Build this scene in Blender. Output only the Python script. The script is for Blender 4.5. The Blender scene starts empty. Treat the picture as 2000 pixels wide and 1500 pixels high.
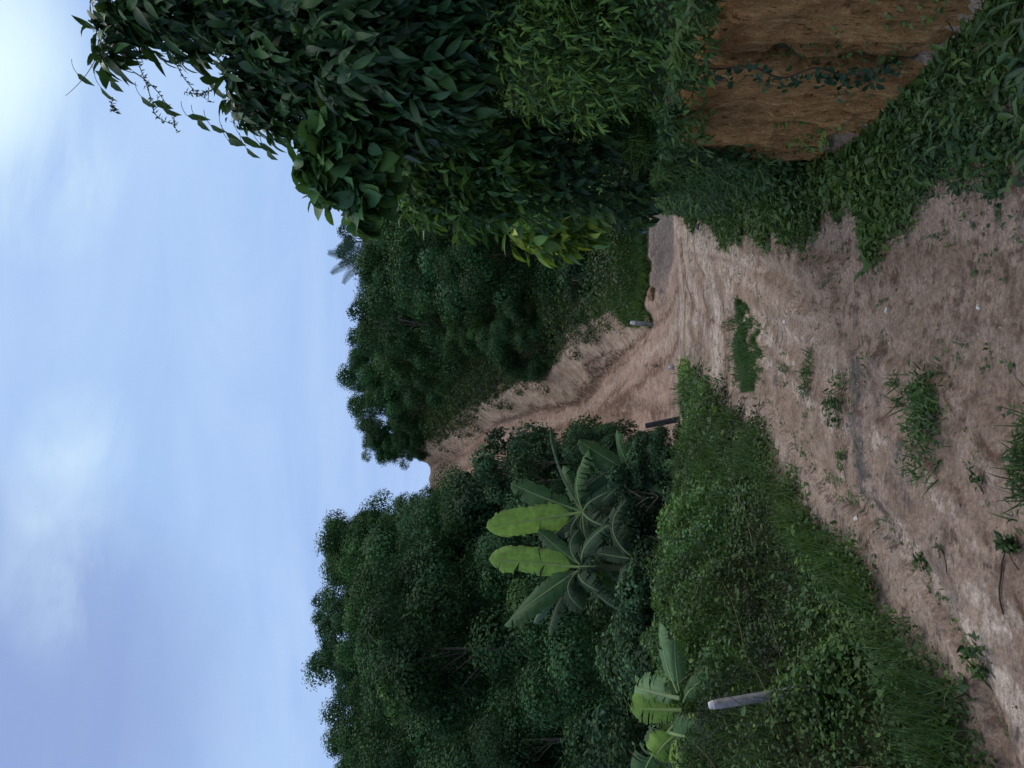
import bpy, math, random
import numpy as np
from mathutils import Vector, Matrix

rng = np.random.default_rng(11)
random.seed(5)
S = bpy.context.scene
COL = S.collection

# ------------------------------------------------------------------ camera model (phone held upright, picture stored on its side)
F_PX, PITCH, EYE = 1503.0, math.atan(150 / 1503.0), 1.6
CP, SP = math.cos(PITCH), math.sin(PITCH)

def ray(u, v):
    a, b = (u - 750) / F_PX, (v - 1000) / F_PX
    return np.array([a, CP + SP * b, SP - CP * b])

def at(u, v, Y):
    d = ray(u, v)
    return np.array([0, 0, EYE]) + d * (Y / d[1])

def gp(u, v, z=0.0):
    d = ray(u, v)
    return np.array([0, 0, EYE]) + d * ((z - EYE) / d[2])

# ------------------------------------------------------------------ object helpers
def tag(o, label=None, cat=None, group=None, kind=None):
    if label: o['label'] = label
    if cat: o['category'] = cat
    if group: o['group'] = group
    if kind: o['kind'] = kind
    return o

def thing(name, label, cat, loc=(0, 0, 0), rz=0.0, group=None, scale=None):
    o = bpy.data.objects.new(name, None)
    o.empty_display_size = 0.2
    COL.objects.link(o)
    o.location = loc
    o.rotation_euler = (0, 0, rz)
    if scale is not None: o.scale = scale
    return tag(o, label, cat, group)

def link(name, me, parent=None):
    o = bpy.data.objects.new(name, me)
    COL.objects.link(o)
    if parent is not None: o.parent = parent
    return o

class Acc:
    """collects vertices, faces and per-vertex tint into ONE mesh"""
    def __init__(self):
        self.v, self.c, self.p, self.f3, self.f4, self.n = [], [], [], [], [], 0
    def add(self, V, faces, tint, lp=None):
        """V (N,k,3): N copies of a k-vertex template"""
        V = np.asarray(V, float)
        if V.ndim == 2: V = V[None]
        N, k, _ = V.shape
        T = np.asarray(tint, float)
        if T.ndim == 1: T = np.broadcast_to(T, (N, k, 3))
        elif T.ndim == 2: T = np.repeat(T[:, None, :], k, 1)
        self.v.append(V.reshape(-1, 3)); self.c.append(T.reshape(-1, 3))
        P = np.zeros((N * k, 3)) if lp is None else np.broadcast_to(np.asarray(lp, float), (N, k, 3)).reshape(-1, 3)
        self.p.append(P)
        base = self.n + np.arange(N) * k
        for m, store in ((3, self.f3), (4, self.f4)):
            ff = [f for f in faces if len(f) == m]
            if ff:
                ff = np.array(ff)
                store.append((base[:, None, None] + ff[None]).reshape(-1, m))
        self.n += N * k
    def mesh(self, name, mat, smooth=False, origin=None):
        V = np.concatenate(self.v)
        if origin is not None: V = V - np.asarray(origin)
        C = np.concatenate(self.c)
        f3 = np.concatenate(self.f3) if self.f3 else np.zeros((0, 3), int)
        f4 = np.concatenate(self.f4) if self.f4 else np.zeros((0, 4), int)
        me = bpy.data.meshes.new(name)
        me.vertices.add(len(V))
        me.vertices.foreach_set('co', V.ravel().astype(np.float32))
        nl = f3.size + f4.size
        me.loops.add(nl)
        me.loops.foreach_set('vertex_index', np.concatenate([f3.ravel(), f4.ravel()]).astype(np.int32))
        me.polygons.add(len(f3) + len(f4))
        st = np.concatenate([np.arange(len(f3)) * 3, len(f3) * 3 + np.arange(len(f4)) * 4])
        me.polygons.foreach_set('loop_start', st.astype(np.int32))
        me.update(calc_edges=True)
        if smooth: me.polygons.foreach_set('use_smooth', np.ones(len(st), bool))
        a = me.attributes.new('tint', 'FLOAT_COLOR', 'POINT')
        a.data.foreach_set('color', np.concatenate([C, np.ones((len(C), 1))], 1).ravel().astype(np.float32))
        P = np.concatenate(self.p)
        if np.any(P):
            b = me.attributes.new('lp', 'FLOAT_VECTOR', 'POINT')
            b.data.foreach_set('vector', P.ravel().astype(np.float32))
        me.materials.append(mat)
        return me
    def build(self, name, mat, parent=None, smooth=False, origin=None):
        return link(name, self.mesh(name, mat, smooth, origin), parent)

def nrm(a):
    a = np.asarray(a, float)
    return a / np.maximum(np.linalg.norm(a, axis=-1, keepdims=True), 1e-9)

# leaf templates: (t along axis, w across, h along normal)
TPL = {
 'dia': ([(0, 0, 0), (.42, -.5, .07), (1, 0, -.10), (.42, .5, .07)], [(0, 3, 2, 1)]),
 'ov': ([(0, 0, 0), (.28, -.42, .07), (.28, 0, .0), (.28, .42, .07), (.66, -.38, .02), (.66, 0, -.05), (.66, .38, .02), (1, 0, -.2)],
        [(0, 2, 1), (0, 3, 2), (1, 2, 5, 4), (2, 3, 6, 5), (4, 5, 7), (5, 6, 7)]),
 'rnd': ([(0, 0, 0), (.08, -.3, .03), (.08, .3, .03), (.4, -.52, .06), (.4, 0, 0), (.4, .52, .06), (.75, -.4, 0), (.75, 0, -.06), (.75, .4, 0), (1, 0, -.16)],
         [(0, 4, 1), (1, 4, 3), (0, 2, 4), (2, 5, 4), (3, 4, 7, 6), (4, 5, 8, 7), (6, 7, 9), (7, 8, 9)]),
 'lan': ([(0, 0, 0)] + [(t, q * w, h - .10 * t * t + (.05 if q else 0)) for t, w, h in ((.14, .30, .0), (.36, .49, .02), (.60, .44, .0), (.82, .24, -.05)) for q in (-1, 0, 1)] + [(1.0, 0, -.2)],
         [(0, 2, 1), (0, 3, 2)] + [f for r in range(3) for f in ((1 + 3 * r, 2 + 3 * r, 5 + 3 * r, 4 + 3 * r), (2 + 3 * r, 3 + 3 * r, 6 + 3 * r, 5 + 3 * r))] + [(10, 11, 13), (11, 12, 13)]),
 'brd': ([(0, 0, 0)] + [(t, q * w, h - .08 * t * t + (.04 if q else 0)) for t, w, h in ((.05, .28, .0), (.28, .52, .03), (.56, .50, .02), (.82, .30, -.03)) for q in (-1, 0, 1)] + [(1.0, 0, -.15)],
         [(0, 2, 1), (0, 3, 2)] + [f for r in range(3) for f in ((1 + 3 * r, 2 + 3 * r, 5 + 3 * r, 4 + 3 * r), (2 + 3 * r, 3 + 3 * r, 6 + 3 * r, 5 + 3 * r))] + [(10, 11, 13), (11, 12, 13)]),
 'blade': ([(0, -.5, 0), (0, .5, 0), (.4, -.45, .0), (.4, .45, .0), (.75, -.3, -.1), (.75, .3, -.1), (1, 0, -.32)],
           [(0, 1, 3, 2), (2, 3, 5, 4), (4, 5, 6)]),
}

def leaves(acc, P, A, Nn, L, W, tint, kind='dia', curl=1.0):
    P = np.asarray(P, float); N = len(P)
    if N == 0: return
    A = nrm(A)
    Sd = nrm(np.cross(A, Nn)); Nn = np.cross(Sd, A)
    L = np.broadcast_to(np.asarray(L, float), (N,)); W = np.broadcast_to(np.asarray(W, float), (N,))
    tp, faces = TPL[kind]
    tp = np.array(tp)
    c = np.broadcast_to(np.asarray(curl, float), (N,))
    V = (P[:, None, :] + A[:, None, :] * (L[:, None] * tp[None, :, 0])[..., None]
         + Sd[:, None, :] * (W[:, None] * tp[None, :, 1])[..., None]
         + Nn[:, None, :] * ((L * c)[:, None] * tp[None, :, 2])[..., None])
    acc.add(V, faces, tint)

def tube(acc, pts, rad, seg=6, tint=(.1, .08, .06), cap=True):
    pts = np.asarray(pts, float); n = len(pts)
    rad = np.broadcast_to(np.asarray(rad, float), (n,))
    tang = nrm(np.gradient(pts, axis=0))
    ref = np.array([0.31, 0.95, 0.05])
    a = nrm(np.cross(tang, ref)); b = np.cross(tang, a)
    th = np.arange(seg) / seg * 2 * math.pi
    V = pts[:, None] + rad[:, None, None] * (a[:, None] * np.cos(th)[None, :, None] + b[:, None] * np.sin(th)[None, :, None])
    V = V.reshape(-1, 3)
    faces = []
    for i in range(n - 1):
        for j in range(seg):
            k = (j + 1) % seg
            faces.append((i * seg + j, i * seg + k, (i + 1) * seg + k, (i + 1) * seg + j))
    if cap:
        V = np.concatenate([V, pts[-1:]]); e = len(V) - 1
        for j in range(seg):
            faces.append(((n - 1) * seg + j, (n - 1) * seg + (j + 1) % seg, e))
    acc.add(V, faces, tint)

def bez(a, b, c, n):
    t = np.linspace(0, 1, n)[:, None]
    return (1 - t) ** 2 * np.asarray(a) + 2 * t * (1 - t) * np.asarray(b) + t * t * np.asarray(c)

# ------------------------------------------------------------------ noise
_PERM = np.random.default_rng(3).random((257, 257))
def vnoise(x, y):
    x = np.asarray(x, float); y = np.asarray(y, float)
    xi = np.floor(x).astype(int); yi = np.floor(y).astype(int)
    fx = x - xi; fy = y - yi
    fx = fx * fx * (3 - 2 * fx); fy = fy * fy * (3 - 2 * fy)
    g = lambda i, j: _PERM[(i) % 256, (j) % 256]
    return (g(xi, yi) * (1 - fx) + g(xi + 1, yi) * fx) * (1 - fy) + (g(xi, yi + 1) * (1 - fx) + g(xi + 1, yi + 1) * fx) * fy

def fbm(x, y, o=4):
    s, a, t = 0, 1.0, 0
    for i in range(o):
        s = s + a * vnoise(x * 2 ** i + 17.3 * i, y * 2 ** i + 9.1 * i); t += a; a *= .5
    return s / t

def sst(a, b, x):
    t = np.clip((x - a) / (b - a), 0, 1)
    return t * t * (3 - 2 * t)

# ------------------------------------------------------------------ terrain
LE = np.array([gp(*p) for p in [(-250, 2050), (20, 1950), (150, 1900), (300, 1830), (380, 1780), (460, 1720), (540, 1600), (690, 1500), (765, 1400), (800, 1345)]])
RE = np.array([gp(*p) for p in [(1170, 2200), (1130, 2000), (1080, 1850), (1035, 1640), (1010, 1550), (1040, 1450), (1078, 1335)]])
def xl(y): return np.interp(y, LE[:, 1], LE[:, 0])
def xr(y):
    return np.where(y < 13.1, np.interp(y, RE[:, 1], RE[:, 0]), RE[-1, 0] + np.clip(y - 13.1, 0, 5) * 3)
TR = np.array([(1.3, 13.0, 0.0)] + [tuple(at(u, v, Y)) for u, v, Y in
     [(835, 1306, 15.5), (800, 1252, 19.5), (769, 1209, 23), (690, 1131, 29.5), (670, 1052, 35), (639, 973, 42), (590, 895, 52), (566, 840, 59.5)]] + [(-9.5, 72, 12.0), (-14, 110, 2), (-30, 400, -20)])
TR[1, 2] = 0.03
def xc(y): return np.interp(y, TR[:, 1], TR[:, 0])
def zt(y): return np.interp(y, TR[:, 1], TR[:, 2])
def zL(y): return np.interp(y, [0, 9, 14, 18, 22, 30, 40, 50, 58, 64, 80, 120, 400], [-.7, -.8, -1.1, -.6, .6, 4.0, 8.4, 12.5, 15.2, 15.8, 12, 3, -20])
def zR(y): return np.interp(y, [0, 17.8, 18.4, 20.5, 24, 30, 40, 50, 57, 63, 80, 120, 400], [0, .02, .30, .7, 1.6, 3.6, 8.2, 11.6, 13.2, 13.6, 12, 3, -20])
def ycrest(x): return np.interp(x, [-9, -3.3, -2.25, -1, -.2, .4, 1], [5.6, 6.7, 7.6, 9.4, 11.3, 12.8, 13.6])
def xw(y): return np.interp(y, [-6, 3, 3.9, 4.1, 5, 7, 10, 12.5, 13.4, 14, 14.6], [1.72, 1.64, 1.60, 1.58, 1.52, 1.8, 2.35, 2.9, 3.6, 5.5, 60])

def terrain(x, y):
    x = np.asarray(x, float); y = np.asarray(y, float)
    s = x - xc(y)
    T = zt(y)
    far = y > 15
    zl_ = T + (zL(y) - T) * sst(1.8, 4.8, -s)
    cut = np.interp(y, [17.5, 21, 26, 32, 64, 70], [0, .45, 1.0, 1.15, 1.7, 1])
    cb0 = np.interp(y, [14, 30, 42, 60], [.6, .5, .9, 1.0])
    n1 = fbm(x * .35 + 5, y * .35, 3) - .5
    n2 = fbm(x * 2.1 + 9, y * 2.1, 3) - .5
    zr_ = T + cut * np.clip((s - cb0 + .5 * n1 + .3 * n2) / .95, 0, 1) ** .8
    zr_ = zr_ + (np.maximum(zR(y), np.where(y > 22, T + cut, 0)) - zr_) * sst(1.8, 6.0, s)
    z = np.where(s < 0, zl_, zr_)
    # near: verge on the left, flat road, cut bank on the right
    dl = xl(y) - x
    verge = .38 * sst(0.05, 1.5, dl) + .10 * (fbm(x * 1.3, y * 1.3, 2) - .5) * sst(.3, 1.2, dl)
    vm = (1 - sst(0, 3.0, y - ycrest(x))) * (dl > 0)
    z = np.where((dl > 0) & (y < 16.5), z * (1 - vm) + verge * vm, z)
    z = np.where((dl <= 0) & (y < 14.2), 0, z)
    b = x - xw(y)
    bank = 1.02 * sst(.0, .2, b) + 1.25 * np.clip(b - .2, 0, 1.7) + .35 * np.clip(b - 1.9, 0, 12)
    bank = bank + .25 * (fbm(x * .9, y * .9, 3) - .5) * sst(.2, .8, b)
    z = np.where((b > 0) & (y < 15), z * sst(13, 15, y) + bank * 1.0, z)
    # the slight swell at the foot of the right bank
    foot = .14 * sst(0, .7, x - xr(y)) * (b <= 0.05) * (y < 13.3) * sst(5.6, 7, y)
    z = z + foot
    # roughness
    on = (dl < 0) & (b < 0) & (y < 17)
    rough = .07 * (fbm(x * 2.6, y * 1.1, 4) - .5) + .022 * (fbm(x * 13, y * 7, 4) - .5)
    rut = -.035 * np.exp(-((x - (.55 * xl(y) + .45 * xr(y)) + .12 * np.sin(y * .7)) / .13) ** 2) - .02 * np.exp(-((x - xr(y) + .35) / .2) ** 2)
    tt_ = (x - xl(y)) / np.maximum(xr(y) - xl(y), .3)
    wash = -.045 * sst(.54, .66, fbm(tt_ * 7 + 50, y * .26 + 3, 3)) * (y < 13)
    z = z + np.where(on, rough * .8 + rut + wash, 0)
    ontr = (s > -2.6) & (s < 2.2) & (y > 14)
    gul = .36 * (fbm(s * 1.6 + 3, y * .22, 4) - .5) + .16 * (fbm(s * 4, y * 1.6, 4) - .5)
    z = z + np.where(ontr, gul * sst(14, 17, y), 0)
    hill = (~on) & (~ontr) & (y > 16)
    z = z + np.where(hill, .5 * (fbm(x * .2, y * .2, 3) - .5), 0)
    return z

# ------------------------------------------------------------------ materials
def mat(name):
    m = bpy.data.materials.new(name); m.use_nodes = True
    nt = m.node_tree; nt.nodes.clear()
    out = nt.nodes.new('ShaderNodeOutputMaterial')
    return m, nt, out

def N(nt, t, **k):
    n = nt.nodes.new(t)
    for a, b in k.items():
        if a.startswith('i_'):
            key = a[2:].replace('_', ' ')
            n.inputs[int(key) if key.isdigit() else key].default_value = b
        else: setattr(n, a, b)
    return n

def mixc(nt, fac, a, b, mode='MIX'):
    n = nt.nodes.new('ShaderNodeMix'); n.data_type = 'RGBA'; n.blend_type = mode
    L = nt.links.new
    for sock, val in ((n.inputs[0], fac), (n.inputs[6], a), (n.inputs[7], b)):
        if hasattr(val, 'is_output'): L(val, sock)
        else: sock.default_value = val if not isinstance(val, (tuple, list)) else (*val, 1)
    return n.outputs[2]

def ramp(nt, fac, stops):
    n = nt.nodes.new('ShaderNodeValToRGB')
    e = n.color_ramp.elements
    while len(e) > 1: e.remove(e[-1])
    e[0].position = stops[0][0]; e[0].color = (*stops[0][1], 1) if isinstance(stops[0][1], tuple) else (stops[0][1],) * 3 + (1,)
    for p, c in stops[1:]:
        x = e.new(p); x.color = (*c, 1) if isinstance(c, tuple) else (c, c, c, 1)
    nt.links.new(fac, n.inputs[0])
    return n.outputs[0]

def noise(nt, vec, scale, detail=4, rough=.55, dist=0):
    n = N(nt, 'ShaderNodeTexNoise', i_Scale=scale, i_Detail=detail, i_Roughness=rough, i_Distortion=dist)
    if vec is not None: nt.links.new(vec, n.inputs['Vector'])
    return n.outputs['Fac']

def mapping(nt, scale=(1, 1, 1), rot=(0, 0, 0), src='Object'):
    tc = nt.nodes.new('ShaderNodeTexCoord'); mp = nt.nodes.new('ShaderNodeMapping')
    mp.inputs['Scale'].default_value = scale; mp.inputs['Rotation'].default_value = rot
    nt.links.new(tc.outputs[src], mp.inputs[0])
    return mp.outputs[0]

def leaf_mat(name, trans=.3, rough=.5, spec=.22, vein=False):
    m, nt, out = mat(name); L = nt.links.new
    at_ = N(nt, 'ShaderNodeAttribute', attribute_name='tint')
    col = at_.outputs['Color']
    g = N(nt, 'ShaderNodeNewGeometry')
    v = noise(nt, mapping(nt), 9, 3)
    col = mixc(nt, 1.0, col, ramp(nt, v, [(.3, .72), (.7, 1.25)]), 'MULTIPLY')
    # underside of a leaf is paler and duller
    col = mixc(nt, g.outputs['Backfacing'], col, mixc(nt, .18, col, (.09, .13, .05)))
    bump = None
    if vein:
        lp = N(nt, 'ShaderNodeAttribute', attribute_name='lp')
        sx = N(nt, 'ShaderNodeSeparateXYZ'); L(lp.outputs['Vector'], sx.inputs[0])
        w = N(nt, 'ShaderNodeTexWave', i_Scale=13.0, i_Distortion=.7, i_Detail=1.0); w.bands_direction = 'X'
        L(lp.outputs['Vector'], w.inputs['Vector'])
        col = mixc(nt, .28, col, ramp(nt, w.outputs['Fac'], [(.2, .6), (.8, 1.25)]), 'MULTIPLY')
        ab = N(nt, 'ShaderNodeMath', operation='ABSOLUTE'); L(sx.outputs['Y'], ab.inputs[0])
        mid = ramp(nt, ab.outputs[0], [(.0, 1.0), (.045, 1.0), (.075, 0.0)])
        col = mixc(nt, mid, col, mixc(nt, .6, col, (.32, .40, .16)))
        edge = ramp(nt, ab.outputs[0], [(.86, 0.0), (1.0, 1.0)])
        nn = noise(nt, lp.outputs['Vector'], 6, 2)
        eb = N(nt, 'ShaderNodeMath', operation='MULTIPLY'); L(edge, eb.inputs[0]); L(ramp(nt, nn, [(.5, 0.0), (.62, .8)]), eb.inputs[1])
        col = mixc(nt, eb.outputs[0], col, (.16, .11, .04))
        bump = N(nt, 'ShaderNodeBump', i_Strength=.35, i_Distance=.02); L(w.outputs['Fac'], bump.inputs['Height'])
    bs = N(nt, 'ShaderNodeBsdfPrincipled', i_Roughness=rough)
    bs.inputs['Specular IOR Level'].default_value = spec
    L(col, bs.inputs['Base Color'])
    if bump: L(bump.outputs[0], bs.inputs['Normal'])
    tr = N(nt, 'ShaderNodeBsdfTranslucent')
    L(mixc(nt, .5, col, mixc(nt, 1.0, col, (1.5, 1.5, .5), 'MULTIPLY')), tr.inputs['Color'])
    mx = N(nt, 'ShaderNodeMixShader', i_0=trans); mx.inputs[0].default_value = trans
    L(bs.outputs[0], mx.inputs[1]); L(tr.outputs[0], mx.inputs[2]); L(mx.outputs[0], out.inputs[0])
    return m

def dirt_mat(name, dark, mid, pale, streak_rot=0.0, red=(.26, .13, .08), warm=None, stretch=(1, .8, 1), bdist=.03, bstr=.7):
    m, nt, out = mat(name); L = nt.links.new
    vs = mapping(nt, stretch, (0, 0, streak_rot)); vo = mapping(nt)
    a = N(nt, 'ShaderNodeAttribute', attribute_name='tint')
    sx = N(nt, 'ShaderNodeSeparateColor'); L(a.outputs['Color'], sx.inputs[0])
    n1 = noise(nt, vs, 2.2, 9, .70, .12); n2 = noise(nt, vo, 3.6, 8, .72); n3 = noise(nt, vo, 40, 4, .7); n4 = noise(nt, vs, 6, 4, .6); n5 = noise(nt, vo, 9, 6, .75)
    if warm:
        wl = N(nt, 'ShaderNodeAttribute', attribute_name='lp'); wx = N(nt, 'ShaderNodeSeparateXYZ'); L(wl.outputs['Vector'], wx.inputs[0])
        dark, mid, pale, red = [mixc(nt, wx.outputs['X'], p_, q_) for p_, q_ in zip((dark, mid, pale, red), warm)]
    col = mixc(nt, ramp(nt, n1, [(.38, 0.0), (.60, 1.0)]), mid, pale)
    col = mixc(nt, ramp(nt, n2, [(.46, 0.0), (.66, .8)]), col, dark)
    col = mixc(nt, ramp(nt, n4, [(.55, 0.0), (.75, .6)]), col, red)
    # painted masks: R = whitish clay, G = grey gravel, B = damp dark soil
    def masked(ch, lo, hi):
        mm = N(nt, 'ShaderNodeMath', operation='ADD'); L(ch, mm.inputs[0])
        nn = N(nt, 'ShaderNodeMath', operation='MULTIPLY_ADD'); L(n5, nn.inputs[0]); nn.inputs[1].default_value = 4.5; nn.inputs[2].default_value = -2.35
        L(nn.outputs[0], mm.inputs[1])
        gate = N(nt, 'ShaderNodeMath', operation='MULTIPLY'); L(ramp(nt, mm.outputs[0], [(lo, 0.0), (hi, 1.0)]), gate.inputs[0])
        L(ramp(nt, ch, [(.05, 0.0), (.35, 1.0)]), gate.inputs[1])
        return gate.outputs[0]
    col = mixc(nt, masked(sx.outputs[0], .2, .9), col, (.47, .39, .34))
    col = mixc(nt, masked(sx.outputs[1], .2, .9), col, (.10, .086, .082))
    col = mixc(nt, masked(sx.outputs[2], .2, .9), col, (.115, .068, .048))
    col = mixc(nt, .8, col, ramp(nt, n3, [(.28, .42), (.5, 1.0), (.72, 1.6)]), 'MULTIPLY')
    vo2 = N(nt, 'ShaderNodeTexVoronoi', i_Scale=55.0); L(vo, vo2.inputs['Vector'])
    col = mixc(nt, .35, col, ramp(nt, vo2.outputs['Distance'], [(.05, 1.35), (.4, .8)]), 'MULTIPLY')
    bs = N(nt, 'ShaderNodeBsdfPrincipled', i_Roughness=.92); bs.inputs['Specular IOR Level'].default_value = .2
    L(col, bs.inputs['Base Color'])
    ad = N(nt, 'ShaderNodeMath', operation='MULTIPLY_ADD'); L(n3, ad.inputs[0]); ad.inputs[1].default_value = .35; L(n2, ad.inputs[2])
    bp = N(nt, 'ShaderNodeBump', i_Strength=bstr, i_Distance=bdist); L(ad.outputs[0], bp.inputs['Height']); L(bp.outputs[0], bs.inputs['Normal'])
    L(bs.outputs[0], out.inputs[0])
    return m

def plain_mat(name, c1, c2, scale=8, rough=.85, bump=.4, stretch=(1, 1, 1), c3=None):
    m, nt, out = mat(name); L = nt.links.new
    v = mapping(nt, stretch); n = noise(nt, v, scale, 6, .62); n2 = noise(nt, v, scale * 6, 3, .6)
    col = mixc(nt, ramp(nt, n, [(.35, 0.0), (.65, 1.0)]), c1, c2)
    if c3: col = mixc(nt, ramp(nt, noise(nt, v, scale * .6, 4, .6, .5), [(.55, 0.0), (.68, .85)]), col, c3)
    col = mixc(nt, .5, col, ramp(nt, n2, [(.3, .65), (.7, 1.25)]), 'MULTIPLY')
    bs = N(nt, 'ShaderNodeBsdfPrincipled', i_Roughness=rough); bs.inputs['Specular IOR Level'].default_value = .25
    L(col, bs.inputs['Base Color'])
    bp = N(nt, 'ShaderNodeBump', i_Strength=bump, i_Distance=.02); L(n, bp.inputs['Height']); L(bp.outputs[0], bs.inputs['Normal'])
    L(bs.outputs[0], out.inputs[0])
    return m

M_LEAF = leaf_mat('foliage')
M_FOREST = leaf_mat('forest_foliage', .14, .6, .10)
M_GLOSS = leaf_mat('glossy_foliage', .2, .40, .30)
M_BANANA = leaf_mat('banana_blade', .33, .5, .25, True)
M_ROAD = dirt_mat('road_dirt', (.135, .092, .068), (.235, .165, .128), (.335, .252, .205), red=(.18, .112, .08), warm=((.155, .095, .070), (.28, .182, .14), (.38, .27, .212), (.19, .105, .075)), bdist=.06, bstr=.9)
M_TRACK = M_ROAD
M_CUT = dirt_mat('cut_dirt', (.24, .145, .098), (.50, .35, .26), (.68, .53, .42), red=(.30, .18, .12), stretch=(1.3, 1.3, .8), bdist=.2, bstr=1.0)
M_SOIL = plain_mat('hill_soil', (.035, .03, .018), (.06, .055, .028), 1.5)
M_BARK = plain_mat('bark', (.07, .055, .04), (.13, .11, .085), 14, stretch=(1, 1, .2))
M_STEM = plain_mat('banana_stem', (.06, .07, .03), (.12, .12, .05), 8, .6, .2, (1, 1, .3), (.07, .045, .025))
M_CONC = plain_mat('weathered_concrete', (.17, .165, .175), (.27, .26, .27), 18, .9, .3, c3=(.20, .17, .10))
M_WHITE = plain_mat('chipped_white_paint', (.40, .40, .41), (.66, .66, .67), 40, .8, .5)
M_DPOST = plain_mat('dark_post', (.035, .035, .042), (.07, .068, .075), 16, .7)
M_STONE = plain_mat('pale_stone', (.45, .42, .40), (.62, .60, .58), 20, .85)
M_CLOD = plain_mat('earth_clod', (.13, .075, .045), (.24, .14, .085), 14, .95)

def wall_mat():
    m, nt, out = mat('cut_earth'); L = nt.links.new
    v = mapping(nt, (1, 1.5, .22)); vo = mapping(nt); vf = mapping(nt, (1, 1.8, .38))
    n1 = noise(nt, v, 5, 7, .68, .5); n2 = noise(nt, vf, 26, 7, .75, .3); n3 = noise(nt, vo, 70, 3, .7); n4 = noise(nt, vo, 2.2, 4, .6)
    col = mixc(nt, ramp(nt, n1, [(.35, 0.0), (.62, 1.0)]), (.34, .165, .06), (.62, .33, .135))
    col = mixc(nt, ramp(nt, n4, [(.5, 0.0), (.7, .7)]), col, (.48, .29, .12))
    col = mixc(nt, ramp(nt, n2, [(.54, 0.0), (.62, .9)]), col, (.68, .46, .22))
    col = mixc(nt, ramp(nt, n2, [(.36, .95), (.44, 0.0)]), col, (.045, .022, .012))
    at_ = N(nt, 'ShaderNodeAttribute', attribute_name='tint')
    col = mixc(nt, 1.0, col, at_.outputs['Color'], 'MULTIPLY')
    col = mixc(nt, .6, col, ramp(nt, n3, [(.3, .6), (.7, 1.4)]), 'MULTIPLY')
    bs = N(nt, 'ShaderNodeBsdfPrincipled', i_Roughness=.95); bs.inputs['Specular IOR Level'].default_value = .15
    L(col, bs.inputs['Base Color'])
    ad = N(nt, 'ShaderNodeMath', operation='MULTIPLY_ADD'); L(n3, ad.inputs[0]); ad.inputs[1].default_value = .3; L(n2, ad.inputs[2])
    bp = N(nt, 'ShaderNodeBump', i_Strength=1.0, i_Distance=.07); L(ad.outputs[0], bp.inputs['Height']); L(bp.outputs[0], bs.inputs['Normal'])
    L(bs.outputs[0], out.inputs[0])
    return m
M_WALL = wall_mat()

# ------------------------------------------------------------------ ground sheets
def axis(*seg):
    o = []
    for a, b, st in seg:
        o.extend(np.arange(a, b - 1e-6, st))
    o.append(seg[-1][1])
    return np.array(o)
gx = axis((-400, -60, 28), (-60, -24, 2.5), (-24, -9, .7), (-9, -3.4, .16), (-3.4, 3.2, .04), (3.2, 6, .16), (6, 24, .6), (24, 60, 2.5), (60, 400, 28))
gy = axis((-60, -6, 6), (-6, 1.5, .4), (1.5, 6, .035), (6, 15, .06), (15, 34, .13), (34, 66, .3), (66, 120, 3), (120, 400, 28))
X, Y = np.meshgrid(gx, gy)
Z = terrain(X, Y)
cxm = (X[:-1, :-1] + X[1:, 1:]) / 2; cym = (Y[:-1, :-1] + Y[1:, 1:]) / 2
s_ = cxm - xc(cym)
on_road = ((cym < 14.3) & (cxm > xl(cym) - .5) & (cxm < xw(cym) + .02) & (cym > -6)) | ((cym >= 14.3) & (cym < 18.0) & (cxm > xc(cym) - .4) & (cxm < 30) & (cym < 18))
cb_ = np.interp(cym, [14, 30, 42, 60], [.6, .5, .9, 1.0])
on_trk = (~on_road) & (s_ > -2.3) & (s_ < cb_) & (cym > 13) & (cym < 66)
on_cut = (~on_road) & (~on_trk) & (s_ > 0) & (s_ < cb_ + 1.35 + .5 * (fbm(cxm * 1.1, cym * 1.1, 3) - .5)) & (cym > 18) & (cym < 66)
zone = np.zeros(cxm.shape, int); zone[on_road] = 1; zone[on_trk] = 2; zone[on_cut] = 3

def dline(px, py, pts):
    """distance of points to a polyline in plan"""
    d = np.full(px.shape, 1e9)
    for (a, b) in zip(pts[:-1], pts[1:]):
        a = np.array(a[:2]); b = np.array(b[:2]); ab = b - a
        t = np.clip(((px - a[0]) * ab[0] + (py - a[1]) * ab[1]) / (ab @ ab), 0, 1)
        d = np.minimum(d, np.hypot(px - a[0] - t * ab[0], py - a[1] - t * ab[1]))
    return d
G = lambda *pp: [gp(*p) for p in pp]
tint = np.zeros(X.shape + (3,))
def paint(ch, pts, w, amt):
    d = dline(X, Y, pts)
    tint[..., ch] = np.maximum(tint[..., ch], amt * np.exp(-(d / w) ** 2))
paint(0, G((760, 1402), (900, 1395), (1010, 1372), (1060, 1338)), .35, .85)
paint(0, G((790, 1440), (940, 1420), (1000, 1440)), .25, .6)
paint(0, G((770, 1372), (900, 1362), (1060, 1318)), .22, .7)
paint(0, G((900, 1430), (1010, 1400), (1050, 1380)), .18, .6)
paint(2, G((905, 1348), (960, 1340), (1030, 1326)), .10, .9)
paint(2, G((860, 1385), (960, 1368), (1030, 1352)), .06, .7)
paint(2, G((800, 1420), (900, 1408), (980, 1395)), .05, .6)
paint(0, G((500, 1700), (420, 1765), (330, 1840), (200, 1930), (60, 2020)), .10, .85)
paint(0, G((330, 1900), (250, 1960), (160, 2030)), .14, .6)
paint(0, G((690, 1690), (780, 1650), (860, 1560)), .15, .45)
paint(0, G((600, 1900), (540, 1980), (480, 2060)), .05, .7)
paint(1, G((800, 1660), (700, 1665), (600, 1680), (530, 1690), (470, 1730)), .13, .9)
paint(1, G((960, 1300), (1080, 1305), (1300, 1300)), 1.0, .8)
paint(1, G((880, 1630), (940, 1640), (820, 1660)), .10, .45)
paint(2, G((720, 1840), (650, 1890), (560, 1960), (520, 2030)), .06, .75)
paint(2, G((470, 1850), (400, 1900), (350, 1960)), .07, .55)
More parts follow.
